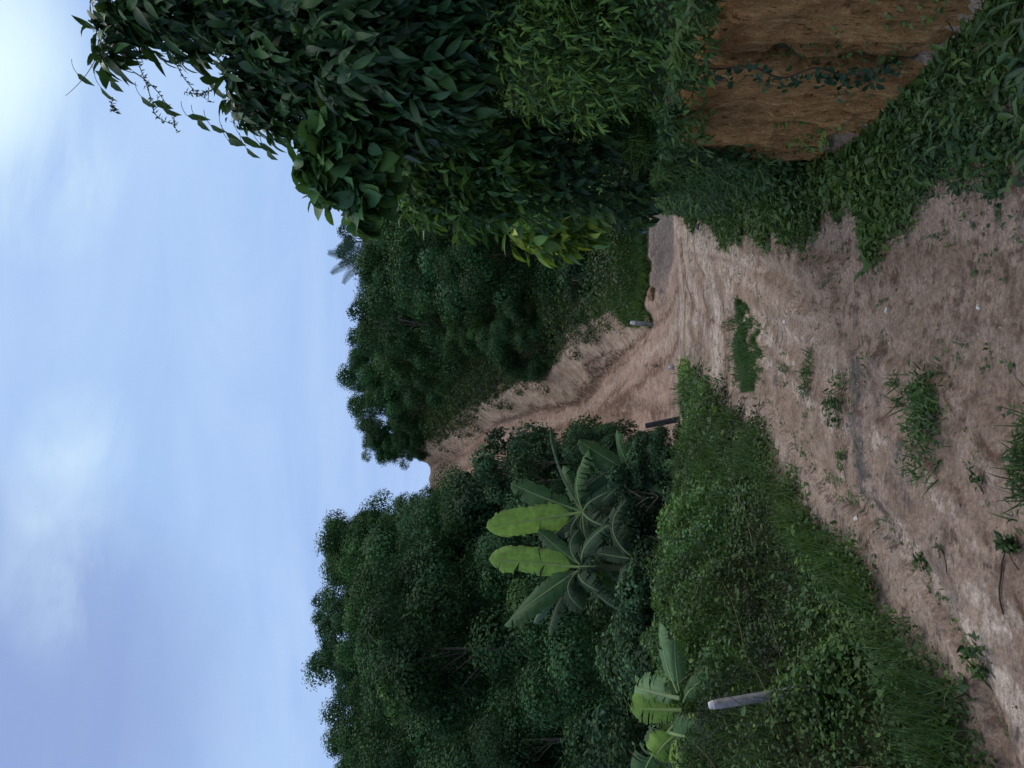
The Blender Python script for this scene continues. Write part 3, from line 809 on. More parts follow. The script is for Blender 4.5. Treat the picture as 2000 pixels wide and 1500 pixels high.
weed(385, 415, 1770, 1800, 60, .045, 'dark leafy tuft hanging at the edge of the left verge', .08, .7, ratio=.5)
# grass island at the junction
c0 = gp(840, 1458)
t = thing('grass_island', 'tapering island of green grass in the road near the junction', 'grass patch', tuple(c0))
a = Acc()
n = 9000
u = rng.uniform(0, 1, n); w = np.clip(rng.normal(0, .55, n), -1.6, 1.6)
uu = 738 + 175 * u; mid = 1446 + 6 * np.sin(u * 5); half = (26 * np.sin(np.clip(u * .93 + .07, 0, 1) * math.pi) ** .8 + 2) * (.45 + 1.1 * vnoise(u * 14 + 3, w * 1.6)) * (1 - .5 * u * (np.abs(w) < .35))
P = np.array([gp(p, m + h * q + 6) for p, m, h, q in zip(uu, mid, half, w)])
n = len(P)
k = (vnoise(P[:, 0] * 16, P[:, 1] * 7) + .35 * rng.random(n)) > .42 + .22 * np.abs(w) + .12 * u
P = P[k]; w = w[k]; n = len(P)
P[:, 2] = terrain(P[:, 0], P[:, 1])
A = nrm(rdir(n) * np.array([1, 1, .2]) * .7 + np.array([0, 0, 1]))
leaves(a, P, A, nrm(np.array([0, -.6, .4]) + .4 * rdir(n)), rng.uniform(.03, .09, n) * (1.2 - .5 * np.abs(w)), rng.uniform(.004, .009, n), palette(n, rng.random(n) * .7, 1.1), 'blade', rng.uniform(-.5, 1.5, n))
a.build('blades', M_LEAF, t, origin=c0)

# ------------------------------------------------------------------ broadleaf trees
def crown(seed, h, r, lobes, nl, L, base_c, low=.2, kind='dia', ratio=.55, spray=1.0, limb=1.0):
    g = np.random.default_rng(seed)
    cs = []
    for i in range(lobes):
        t = g.random() ** .8
        zz = h * (low + (1 - low) * t) - .35 * r * .5
        prof = math.sqrt(max(.05, 1 - ((t - .35) / .75) ** 2))
        an = g.random() * 6.283; q = r * prof * math.sqrt(g.uniform(.3, 1))
        cs.append((q * math.cos(an), q * math.sin(an), zz + .05 * h * g.normal() * t, r * g.uniform(.26, .50)))
    cs.append((g.normal() * .3, g.normal() * .3, h * .90, r * .30))
    a = Acc()
    per = nl // len(cs)
    for (px, py, pz, rr) in cs:
        ns = 20
        sp = nrm(g.normal(size=(ns, 3)) + np.array([0, 0, .35])); ix = g.integers(0, ns, per)
        out_ = (.72 + .42 * g.random(ns))[ix]
        d = nrm(sp[ix] + .42 * g.normal(size=(per, 3)))
        P = np.array([px, py, pz]) + d * (rr * out_ * (1 - .3 * g.random(per) ** 2))[:, None] * np.array([1.05, 1.05, .92]) + g.normal(size=(per, 3)) * (.045 * spray)
        A = nrm(np.cross(d, g.normal(size=(per, 3))) + d * .35 - np.array([0, 0, .25]))
        Nn = nrm(d * 1.5 + .42 * g.normal(size=(per, 3)) + np.array([0, 0, .1]))
        lb = g.uniform(.6, 1.45); sb = g.uniform(.6, 1.45, ns)[ix]
        c = np.array(base_c) * lb * sb[:, None] * (1 + .18 * g.normal(size=(per, 1)))
        c = c + (g.random((per, 1)) < .06) * np.array([.03, .035, .0])
        Ls = L * g.uniform(.6, 1.35, per)
        leaves(a, P, A, Nn, Ls, Ls * ratio, np.clip(c, .004, 1), kind)
    b = Acc()
    tube(b, bez((0, 0, -.4), (g.normal() * .1, g.normal() * .1, h * .4), (g.normal() * .15, g.normal() * .15, h * .8), 7), np.linspace(.11, .035, 7) * h / 5 * (.4 + .6 * limb), 7)
    for (px, py, pz, rr) in cs[::2]:
        s0 = np.array([0, 0, max(.25 * h, pz - .9 * r * .6)])
        tube(b, bez(s0, s0 * .5 + np.array([px, py, pz]) * .5 + np.array([0, 0, .15]), (px, py, pz), 5), np.linspace(.045, .012, 5) * h / 5 * limb, 5)
    return a, b

VAR = []
specs = [(4.8, 1.8, 15, (.032, .088, .028)), (5.2, 1.9, 17, (.040, .102, .028)), (4.4, 1.8, 15, (.056, .125, .038)), (5.6, 1.8, 18, (.026, .074, .026)),
         (4.8, 2.1, 18, (.034, .090, .034)), (4.8, 1.7, 15, (.062, .125, .034)), (4.0, 1.7, 14, (.032, .084, .032)), (5.0, 2.2, 19, (.028, .078, .025))]
for i, (h, r, lb, c) in enumerate(specs):
    A_, B_ = crown(100 + i, h, r, lb, 13000, .125, c, low=.08)
    VAR.append((A_.mesh('crown', M_FOREST), B_.mesh('trunk', M_BARK), h, c))
NEAR = []
for i in (0, 2, 3, 6):
    h, r, lb, c = specs[i]
    A_, B_ = crown(200 + i, h, r, lb + 4, 30000, .098, tuple(np.array(c) * .85), low=.04, limb=.45)
    NEAR.append((i, A_.mesh('crown', M_FOREST), B_.mesh('trunk', M_BARK)))
TONE = ['dark green', 'mid green', 'light green', 'deep green', 'blue green', 'yellow green', 'grey green', 'dark green']

def put_tree(vi, loc, rz, sc, label, group, cat='tree', name='broadleaf_tree'):
    cm, tm, h, c = VAR[vi]
    t = thing(name, label, cat, loc, rz, group, (sc * random.uniform(.9, 1.12), sc * random.uniform(.9, 1.12), sc))
    if loc[1] < 31:
        q = NEAR[[n_[0] for n_ in NEAR].index(vi)]; cm, tm = q[1], q[2]
    o = link('trunk', tm, t); o = link('crown', cm, t)
    return t

pts = []
for yy in np.arange(15.5, 64, 2.5):
    w = .53 * yy + 1.5
    for xx in np.arange(-w, w, 2.75):
        jx, jy = xx + random.uniform(-.8, .8), yy + random.uniform(-.8, .8)
        pts.append((jx, jy))
ntree = 0
for (jx, jy) in pts:
    sgn = jx - float(xc(jy))
    sc = random.uniform(.72, 1.28)
    if -3.3 < sgn < (2.6 if jy < 48 else 2.0): continue
    if sgn > 0 and (jy < 23 or jx > .30 * jy + 2): continue
    if sgn < 0 and sgn > -5 and jy < 20: continue
    if sgn > 0 and jy < 27: sc *= .75
    if -4.6 < sgn < 0: sc *= .68
    if 0 < sgn < 4.4: sc *= .72
    if jy < 19: sc *= .8
    if jy > 47 and sgn > 0: sc *= .8
    pass
    if jy > 58.5: sc *= random.uniform(.75, 1.1)
    vi = random.randrange(len(VAR)) if jy >= 31 else random.choice((0, 2, 3, 6))
    side = 'left' if sgn < 0 else 'right'
    row = 'on the skyline' if jy > 56 else ('midway up the slope' if jy > 32 else 'near the foot of the slope')
    put_tree(vi, (jx, jy, float(terrain(jx, jy)) - .1), random.uniform(0, 6.28), sc,
             f'{TONE[vi]} bushy broadleaf tree {row} of the forested {side} hill', f'{TONE[vi]} forest trees {row} of the {side} hill')
    ntree += 1
print('forest trees', ntree)
# skyline trees that stand out
def sky_tree(u, vtop, Yd, vi, label, sl=1.0):
    p = at(u, vtop, Yd); g = float(terrain(p[0], p[1]))
    h = p[2] - g
    cm, tm, hh, c = VAR[vi]
    s = h / hh
    t = thing('broadleaf_tree', label, 'tree', (p[0], p[1], g - .05), random.uniform(0, 6), None, (s * sl, s * sl, s))
    link('trunk', tm, t); link('crown', cm, t)
sky_tree(312, 622, 58, 3, 'thin topped tree standing highest above the skyline of the left hill', .9)
sky_tree(212, 640, 59, 6, 'small peaked tree breaking the left skyline, left of the highest one', .95)
sky_tree(478, 652, 56, 4, 'broad round crowned tree where the left skyline starts falling to the notch', .9)
sky_tree(628, 712, 59, 1, 'leafy tree leaning over the notch from the right hill', 1.15)
sky_tree(622, 775, 56.5, 6, 'small tree standing right on the edge of the notch, right side', 1.0)
sky_tree(655, 775, 54.5, 7, 'dark bushy tree filling the slope just right of the notch', 1.2)
sky_tree(668, 716, 57, 7, 'wide dark skyline tree on the right hill next to the one over the notch', 1.1)
sky_tree(800, 700, 57.5, 3, 'dark skyline tree on the right hill, third from the notch', .85)
sky_tree(905, 702, 57, 2, 'light green skyline tree just left of the palm', .9)
sky_tree(742, 697, 58, 0, 'bushy skyline tree on the right hill, second from the notch', .8)
sky_tree(852, 695, 57, 4, 'rounded skyline tree on the right hill, left of the palm', .9)
# bushes in front of the track, left side
SH = []
for i, c in enumerate([(.036, .078, .036), (.040, .086, .032), (.018, .046, .022)]):  # third tint darkened, the near-black shade of the hollow in leaf colour
    A_, B_ = crown(300 + i, 2.6, 1.0, 18, 11000, .085, c, low=.06, spray=.75)
    SH.append((A_.mesh('crown', M_FOREST), B_.mesh('trunk', M_BARK)))
def bush(u, vtop, vbase, Yd, k, label, wid=1.0, group=None):
    p = at(u, vtop, Yd); g = float(terrain(p[0], p[1])); q = at(u, vbase, Yd)
    g = min(g, q[2]) if q[2] < g else g
    s = (p[2] - g) / 2.6
    t = thing('bush', label, 'bush', (p[0], p[1], g), random.uniform(0, 6), group, (s * wid, s * wid, s))
    link('trunk', SH[k][1], t); link('crown', SH[k][0], t)
bush(596, 925, 1080, 24, 0, 'dark slender bush standing highest along the left side of the track', .8)
bush(600, 985, 1120, 22, 2, 'dark bush left of the track below the slender bush', .6)
bush(560, 1000, 1150, 21, 1, 'leafy bush set back behind the dark track side bush', 1.0)
bush(630, 1100, 1230, 17, 0, 'small bush beside the lowest bend of the track', .6)
bush(560, 880, 1080, 27, 2, 'tall bush at the edge of the left forest beside the track', 1.0)
bush(585, 1160, 1290, 15.5, 2, 'low bush between the banana plants and the track', .9)
bush(560, 1180, 1290, 16.5, 1, 'low bush hidden behind the right banana plant', 1.1)
bush(240, 1210, 1330, 12, 0, 'dark low bush at the foot of the left banana plant', 1.2)
bush(330, 1200, 1330, 14, 2, 'dark bush in the hollow behind the left verge', 1.2)
bush(440, 1210, 1330, 15.5, 2, 'dark bush in the hollow between the two banana plants', 1.2)
bush(120, 1190, 1330, 12, 1, 'rounded bush behind the near banana plant', 1.3)
bush(190, 1170, 1330, 13.5, 0, 'dark bush filling the hollow behind the torn banana leaves', 1.3)
bush(265, 1150, 1330, 15, 1, 'rounded bush under the left forest, beside the left banana plant', 1.2)
bush(70, 1120, 1330, 14, 2, 'taller dark bush at the foot of the left forest', 1.2)
bush(20, 1160, 1330, 12, 2, 'dark bush at the left edge of the hollow', 1.3)
bush(872, 1115, 1225, 24, 1, 'light green bush at the lower right edge of the track', .9)
bush(806, 1055, 1130, 28.5, 1, 'yellow green bush on the lip of the pale cutting', .8)
bush(960, 1090, 1230, 22.5, 0, 'dark bush behind the junction grass mound', 1.1)
bush(1030, 1060, 1230, 22.5, 2, 'dark bush at the right end of the junction grass mound', 1.1)
bush(1110, 1080, 1250, 20, 1, 'bush behind the yellow leaved sapling', 1.2)

# ------------------------------------------------------------------ palm on the right skyline
p0 = at(1000, 735, 52); gz = float(terrain(p0[0], p0[1]))
t = thing('palm_tree', 'feathery upright palm on the skyline of the right hill', 'palm', (p0[0], p0[1], gz))
a = Acc(); tube(a, np.array([(0, 0, -.2), (.05, 0, (p0[2] - gz) * .5), (0, 0, p0[2] - gz)]), (.2, .16, .13), 8); a.build('trunk', M_BARK, t)
for i, (du, tip, dz) in enumerate([(-50, 668, .4), (-34, 652, -.3), (-16, 662, .3), (4, 648, -.5), (24, 664, .2), (44, 668, .5), (-66, 705, -.2), (-62, 745, .0), (66, 720, .3)]):
    a = Acc()
    tp = at(1000 + du, tip, 52) - p0; tp[1] += dz
    b0 = np.array([0, 0, p0[2] - gz]); e = b0 + tp
    ln = bez(b0, b0 + tp * np.array([.35, .35, .75]), e, 24)
    tube(a, ln, np.linspace(.03, .008, 24), 4, (.05, .07, .03))
    tg = nrm(np.gradient(ln, axis=0))
    for sd in (-1, 1):
        sv = nrm(np.cross(tg, np.array([.1, 1, .1]))) * sd
        for rep in range(2):
            q = ln + tg * .06 * rep
            Lf = .40 * np.sin(np.linspace(.35, 2.8, 24)) + .06
            leaves(a, q[1:], (sv * .8 + tg * .55 - np.array([0, 0, .15]))[1:], np.cross(sv, tg)[1:], Lf[1:], .034, np.array([.022, .058, .038]), 'blade')
    a.build('frond', M_LEAF, t)

# ------------------------------------------------------------------ banana plants
def banana_leaf(base, ctrl, tip, width, hint, col, tears=.25, nseg=30, fold=.18, seed=0):
    g = np.random.default_rng(seed)
    a = Acc()
    ln = bez(base, ctrl, tip, nseg + 1)
    tg = nrm(np.gradient(ln, axis=0))
    side = nrm(np.cross(tg, hint)); up = np.cross(side, tg)
    t = np.linspace(0, 1, nseg + 1)
    tw = (g.normal() * .45 * t)[:, None] if max(col) < .2 else 0 * t[:, None]
    side, up = side * np.cos(tw) + up * np.sin(tw), up * np.cos(tw) - side * np.sin(tw)
    pet = .13
    tt = np.clip((t - pet) / (1 - pet), 0, 1)
    w = width * .5 * np.clip(tt / .10, 0, 1) ** .6 * np.clip((1.0 - tt) / .22, 0, 1) ** .55 * (.9 + .1 * np.sin(tt * math.pi))
    w[t < pet] = 0
    tube(a, ln, np.linspace(.022, .004, nseg + 1) * width / .35, 6, np.clip(np.array(col) * 1.5 + .02, 0, .5), True)
    for sd in (-1, 1):
        i0 = np.where(w > 0)[0][0] - 1
        cuts = g.random(nseg + 1) < tears
        droop = fold + .1 * g.normal(); tl = 0
        zone_ = np.clip(vnoise(np.arange(nseg + 1) * .25 + seed * 1.7 + sd * 9, 0.5) * 2.2 - .5, 0, 1.6); cuts = g.random(nseg + 1) < tears * zone_ * 1.5
        for i in range(max(i0, 0), nseg):
            ww = np.array([w[i], w[i + 1]]) * (1 + .05 * g.normal())
            c0 = c1 = 0.0
            if cuts[i]: c0 = -g.uniform(.04, .12) * width
            k = i * (1.0 / nseg)
            rows = []
            if cuts[i]: tl = g.normal() * .12; droop = fold + abs(.22 * g.normal()); c0 = c0 * g.uniform(.4, 2.2)
            for j, ws in enumerate((0, .35, .7, 1.0)):
                for e in (0, 1):
                    idx = i + e
                    sl = ws * ww[e] * .28                       # veins sweep toward the tip
                    off = side[idx] * sd * ws * ww[e] + up[idx] * (ws * ww[e] * (.35 * (1 - ws) + tl) - droop * ws * ws * ww[e] * 1.6) + tg[idx] * sl
                    if e == 0 and cuts[i]: off = off - tg[idx] * c0 * ws
                    rows.append(ln[idx] + off)
            V = np.array(rows)
            lp = np.array([[(t[i + e]) * 2.2, ws * sd, .01] for ws in (0, .35, .7, 1.0) for e in (0, 1)])
            f = [(0, 1, 3, 2), (2, 3, 5, 4), (4, 5, 7, 6)]
            if sd < 0: f = [tuple(reversed(q)) for q in f]
            a.add(V, f, np.array(col) * (1 + .04 * g.normal()), lp[None])
    return a

BL, BM, BD = (.25, .41, .075), (.050, .125, .042), (.022, .062, .032)  # BL puts the backlit glow of the bright leaves into their tint
VIEW = np.array([0, -1, .25])
def banana(label, root_uv, Yd, crown_uv, lv, zb=None, rad=.10):
    cpt = at(*crown_uv, Yd)
    rp = at(*root_uv, Yd); g = float(terrain(rp[0], rp[1])) - .05
    rp[2] = g
    t = thing('banana_plant', label, 'banana plant', tuple(rp))
    a = Acc()
    st = bez(rp, (rp + cpt) / 2 + np.array([.03, 0, .1]), cpt, 9)
    tube(a, st, np.linspace(rad, rad * .42, 9), 10); a.build('stem', M_STEM, t, True, rp)
    for i, (bu, tipu, dy, w, col, hint, tear, lift) in enumerate(lv):
        b = at(*bu, Yd) if bu else cpt
        b = b * .75 + cpt * .25 if bu else cpt
        e = at(*tipu, Yd + dy)
        c = (b + e) / 2 + np.array([0, 0, lift])
        o = banana_leaf(b, c, e, w, np.array(hint, float), col, tear, seed=int(tipu[0] * 7 + tipu[1]))
        o.build('leaf', M_BANANA, t, True, rp)
    if Yd > 10:
        g = np.random.default_rng(int(crown_uv[0]))
        for k in range(9):
            an = g.uniform(0, 6.28); ln_ = g.uniform(.7, 1.25)
            e = cpt + np.array([math.cos(an) * ln_ * .75, math.sin(an) * ln_ * .6 + .1, -g.uniform(-.35, .95) * ln_])
            c = (cpt + e) / 2 + np.array([0, 0, .45 * ln_])
            dead = k == 8 and an > 1
            o = banana_leaf(cpt, c, e, g.uniform(.16, .34), np.array([g.normal() * .4, -.8, .6]), (.10, .062, .03) if dead else np.array(BD) * g.uniform(.6, 1.1), .7, seed=int(k * 31 + crown_uv[1]))
            o.build('leaf', M_BANANA, t, True, rp)

banana('right banana plant behind the verge with one tall upright leaf tinted as if backlit', (505, 1290), 13.5, (500, 1140), [
    (None, (470, 950), .1, .50, BL, (0.1, -1, .1), .05, .0),
    (None, (556, 998), .3, .40, BM, (.5, -.6, .6), .4, .12),
    (None, (668, 1075), .2, .20, BD, (.1, -.3, 1), .1, .30),
    (None, (622, 1150), -.4, .36, BM, (.2, -.8, .5), .4, .30),
    (None, (590, 1100), .4, .26, BM, (.3, -.6, .6), .2, .10),
    (None, (355, 1215), -.5, .34, BD, (-.3, -.7, .6), .5, .40),
    (None, (430, 1060), .5, .30, BD, (-.4, -.7, .6), .2, .15),
    (None, (560, 1250), -.5, .36, BD, (.3, -.8, .5), .4, .45),
    (None, (455, 1240), -.7, .38, BD, (0, -1, .4), .5, .40)])
banana('left banana plant behind the verge with wide spreading leaves', (385, 1300), 13.0, (392, 1140), [
    (None, (408, 955), .2, .48, BL, (.0, -1, .1), .12, .0),
    (None, (278, 985), -.1, .42, BM, (-.4, -.8, .5), .12, .12),
    (None, (282, 1042), .4, .20, (.09, .17, .12), (-.3, -.8, .6), .1, .18),
    (None, (258, 1072), .2, .26, BD, (-.2, -.5, .9), .25, .22),
    (None, (300, 1225), -.5, .34, BD, (-.4, -.7, .5), .6, .40),
    (None, (465, 1050), .3, .26, BM, (.3, -.8, .5), .3, .05),
    (None, (345, 1170), -.6, .34, BD, (-.2, -.9, .4), .5, .35),
    (None, (475, 1190), -.5, .34, BD, (.4, -.8, .5), .5, .35)])
banana('small banana plant at the right end of the clump, close to the dark post', (575, 1300), 13.0, (570, 1245), [
    (None, (640, 1130), .2, .30, BM, (.2, -.9, .3), .3, .05),
    (None, (660, 1205), -.2, .28, BM, (.3, -.8, .5), .3, .15),
    (None, (605, 1140), .2, .24, BD, (.2, -.9, .3), .3, .05),
    (None, (520, 1175), .2, .26, BD, (-.3, -.8, .5), .4, .10),
    (None, (535, 1300), -.4, .26, BM, (-.2, -.9, .4), .2, .25),
    (None, (655, 1262), -.2, .30, BD, (.3, -.8, .5), .3, .20)])
banana('low dark banana shoot in the hollow under the left banana plant', (415, 1310), 12.2, (408, 1240), [
    (None, (420, 1165), .2, .22, BD, (.2, -.9, .3), .2, .05),
    (None, (345, 1235), -.2, .26, BD, (-.3, -.8, .5), .2, .20),
    (None, (470, 1225), .2, .24, BD, (.3, -.8, .5), .2, .15),
    (None, (380, 1290), -.3, .26, BM, (-.1, -.9, .4), .2, .20)])
banana('near banana plant at the left edge, torn yellow green leaves over the verge', (100, 1400), 6.2, (95, 1335), [
    ((120, 1330), (116, 1232), .1, .27, BL, (.1, -1, .1), .3, .0),
    ((150, 1325), (158, 1240), .2, .30, (.26, .42, .20), (.5, -.8, .4), .2, .05),
    ((165, 1320), (282, 1290), .2, .17, (.12, .24, .10), (.0, -.5, .9), .05, .06),
    ((170, 1325), (250, 1318), -.2, .14, BM, (.0, -.8, .7), .05, .02),
    ((60, 1300), (52, 1392), -.5, .28, (.06, .15, .06), (.0, -1, .5), .05, .06),
    ((60, 1320), (20, 1280), .0, .22, BL, (-.4, -.8, .5), .1, .04),
    ((110, 1350), (45, 1385), -.4, .14, BL, (-.3, -.8, .6), .3, .05),
    ((80, 1310), (-30, 1250), .1, .26, BM, (-.4, -.7, .6), .1, .06),
    ((70, 1330), (-40, 1330), -.2, .24, BL, (-.2, -.6, .8), .2, .10),
    ((140, 1335), (175, 1375), -.4, .14, BM, (.3, -.8, .5), .1, .05)], rad=.07)

for (u_, v_, Y_, k_, lb_) in [(530, 1190, 12.6, 2, 'dark bush at the foot of the right banana plant'), (352, 1205, 12.2, 0, 'dark bush under the drooping leaves of the left banana plant'), (455, 1150, 15.2, 2, 'shadowed bush behind both banana crowns'), (450, 1215, 12.4, 2, 'shadowy bush in front of the stems of both banana plants'), (612, 1225, 12.6, 0, 'small dark bush under the small banana plant')]:
    bush(u_, v_, 1320, Y_, k_, lb_, 1.2)
# ------------------------------------------------------------------ trees and shrubs on the right bank
def blob_plant(name, label, cat, root, blobs, dens, L, ratio, kind, tints, mats, droop=.5, lnorm=.6, Yj=0, jit=.2, limb=.03, stemcol=(.05, .042, .03)):
    r0 = np.array(root, float); r0[2] = float(terrain(r0[0], r0[1])) - .1
    t = thing(name, label, cat, tuple(r0))
    a = Acc(); b = Acc()
    cen = []
    for (u, v, Yd, rp) in blobs:
        c = at(u, v, Yd); r = rp * Yd / F_PX
        cen.append((c, r))
    for (c, r) in cen:
        n = int(dens * r * r)
        d = rdir(n); rad = r * rng.random(n) ** .45
        P = c + d * rad[:, None] * np.array([1, 1.1, 1])
        # leaves sit in little sprays on twigs
        A = nrm(d * .5 + rdir(n) * .7 + np.array([-.15, -.1, -droop]))
        Nn = nrm(np.array([-.15, -.2, 1.0]) * lnorm + d * .4 + .6 * rdir(n))
        Ls = L * (.35 + 1.05 * rng.random(n) ** 1.3) * 1.15
        i = rng.integers(0, len(tints), n)
        col = np.array(tints)[i] * (1 + jit * rng.normal(size=(n, 1)))
        leaves(a, P, A, Nn, Ls, Ls * ratio * rng.uniform(.8, 1.2, n), np.clip(col, .004, 1), kind, rng.uniform(.3, 1.6, n))
    mid = r0 + np.array([0, 0, .5])
    zs = np.mean([c[2] for c, _ in cen])
    hub = np.array([r0[0] - .05, r0[1], r0[2] + .55 * max(.4, zs - r0[2])])
    tube(b, bez(r0, r0 * .5 + hub * .5 + np.array([.05, .05, 0]), hub, 7), np.linspace(limb * 1.5, limb, 7), 8, stemcol)
    for (c, r) in cen:
        tube(b, bez(hub, (hub + c) / 2 + np.array([.05, 0, .12]), c, 7), np.linspace(limb * .6, limb * .16, 7), 5, stemcol)
        for k in range(5):
            e = c + rdir(1)[0] * r * .95
            tube(b, bez(c, (c + e) / 2 + np.array([0, 0, .04]), e, 4), np.linspace(limb * .16, limb * .06, 4), 4, stemcol)
    a.build('crown', mats, t, kind != 'dia', r0); b.build('trunk', M_BARK, t, True, r0)
    return t

DK = [(.022, .066, .022), (.032, .088, .026), (.050, .120, .030), (.026, .070, .032)]
blob_plant('large_leaf_tree', 'tall dark tree with drooping long leaves overhanging the right bank', 'tree', (2.75, 4.9, 0),
    [(1455, 235, 4.6, 62), (1510, 330, 4.6, 130), (1480, 440, 4.5, 75), (1540, 540, 4.5, 140), (1400, 215, 4.5, 28), (1375, 480, 4.6, 62), (1300, 480, 4.7, 52), (1420, 570, 4.5, 100),
     (1262, 525, 4.8, 34), (1500, 680, 4.4, 150), (1310, 590, 4.7, 85), (1390, 720, 4.4, 140), (1300, 660, 4.9, 60), (1490, 850, 4.4, 130), (1340, 850, 4.5, 110), (1270, 720, 4.7, 85), (1620, 700, 4.6, 200), (1620, 420, 4.7, 180)],
    9000, .128, .31, 'lan', DK, M_GLOSS, droop=.9)
blob_plant('broad_leaf_sapling', 'pale green sapling with large rounded leaves beside the dark tree', 'tree', (2.35, 5.0, 0),
    [(1190, 610, 4.6, 42), (1130, 645, 4.7, 40), (1195, 665, 4.6, 55), (1090, 695, 4.8, 26), (1140, 715, 4.7, 50), (1215, 720, 4.6, 55), (1062, 705, 4.8, 16), (1235, 650, 4.5, 45)],
    7200, .108, .70, 'brd', [(.07, .16, .048), (.10, .205, .052), (.05, .125, .048), (.06, .145, .06)], M_LEAF, droop=.45, lnorm=.5)
blob_plant('small_leaf_shrub', 'dense small leaved shrub below the pale sapling on the right bank', 'shrub', (2.4, 5.6, 0),
    [(1200, 800, 5.3, 85), (1130, 820, 5.5, 60), (1240, 900, 5.2, 90), (1130, 900, 5.5, 70), (1095, 960, 5.7, 50), (1190, 970, 5.4, 90), (1110, 1040, 5.7, 60), (1080, 830, 5.6, 30), (1070, 900, 5.7, 30)],
    9500, .085, .42, 'ov', [(.055, .135, .042), (.085, .185, .044), (.12, .23, .042), (.040, .10, .045)], M_LEAF, droop=.55, limb=.02)
blob_plant('dark_shrub', 'shadowy dark leaved shrub low on the right bank above the verge', 'shrub', (2.35, 6.0, 0),
    [(1190, 1080, 5.6, 85), (1260, 1040, 5.3, 70), (1130, 1120, 5.8, 65), (1220, 1160, 5.6, 70), (1120, 1200, 6.2, 60), (1090, 1230, 6.6, 45), (1160, 1240, 6.2, 60)],
    6500, .085, .45, 'ov', [(.022, .060, .030), (.034, .078, .034), (.055, .12, .036)], M_LEAF, droop=.45, limb=.018)
blob_plant('yellow_leaf_sapling', 'young sapling with drooping yellow green leaves leaning over the junction', 'sapling', (2.2, 7.0, 0),
    [(1030, 1050, 6.6, 30), (1050, 1010, 6.6, 30), (1040, 1100, 6.6, 32), (1020, 1090, 6.6, 20), (1065, 1060, 6.6, 35), (1055, 1140, 6.6, 30)],
    3600, .15, .40, 'lan', [(.20, .30, .04), (.12, .22, .04), (.075, .16, .04), (.26, .34, .045)], M_LEAF, droop=.8, limb=.012)
blob_plant('grassy_shrub', 'fine leaved light green shrub hanging over the lip of the earth wall', 'shrub', (2.1, 4.4, 0),
    [(1370, 980, 4.5, 80), (1440, 1000, 4.3, 80), (1330, 1060, 4.6, 75), (1420, 1090, 4.3, 80), (1290, 1140, 4.8, 55), (1360, 1150, 4.5, 70), (1460, 1170, 4.2, 70), (1400, 930, 4.4, 50), (1330, 1200, 4.6, 50), (1420, 1240, 4.3, 55), (1490, 1080, 4.2, 60)],
    8000, .065, .24, 'ov', [(.11, .21, .06), (.16, .29, .06), (.08, .17, .065), (.19, .31, .06)], M_LEAF, droop=.5, limb=.010)
# thin twigs with tiny leaflets against the sky
r0 = at(1400, 330, 4.6)
t = thing('twining_creeper', 'fine twining creeper with tiny leaflets trailing from the dark tree against the sky', 'creeper', tuple(r0))
a = Acc(); b = Acc()
for (p, c, e) in [((1400, 260), (1330, 290), (1290, 300)), ((1360, 260), (1320, 330), (1240, 345)), ((1420, 330), (1330, 350), (1300, 415)), ((1450, 200), (1370, 200), (1313, 128)), ((1300, 300), (1270, 290), (1255, 345)), ((1330, 420), (1310, 400), (1320, 360)), ((1310, 220), (1290, 215), (1280, 225))]:
    ln = bez(at(*p, 4.6), at(*c, 4.55), at(*e, 4.6), 18)
    tube(b, ln, np.linspace(.004, .0015, 18), 4, (.04, .045, .03))
    if e == (1313, 128): continue
    q = np.repeat(ln[4:], 2, 0); m = len(q)
    A = rdir(m); A[:, 1] *= .3; A[:, 2] -= .2
    leaves(a, q, A, nrm(np.array([0, -1, .5]) + .5 * rdir(m)), rng.uniform(.018, .04, m), rng.uniform(.008, .014, m), np.array([.035, .075, .03]), 'dia')
big = [(1320, 195), (1330, 215), (1345, 150), (1290, 300), (1275, 318), (1262, 365), (1255, 385), (1245, 410), (1230, 440), (1222, 470), (1215, 445), (1210, 505), (1200, 480), (1195, 520), (1350, 185), (1300, 275)]
P = np.array([at(u + 12, v, 4.6) for u, v in big]); m = len(P)
leaves(a, P, nrm(rdir(m) * .35 + np.array([-.45, 0, -.8])), nrm(np.array([-.3, -.9, .4]) + .3 * rdir(m)), rng.uniform(.10, .15, m), rng.uniform(.04, .055, m), np.array([.045, .095, .03]), 'ov')
for p_ in P:
    o = p_ + np.array([.10, .02, .05]); tube(b, bez(p_, (p_ + o) / 2 + np.array([0, 0, .02]), o, 4), .002, 4, (.04, .045, .03))
b.build('stem', M_BARK, t, origin=r0); a.build('foliage', M_LEAF, t, origin=r0)
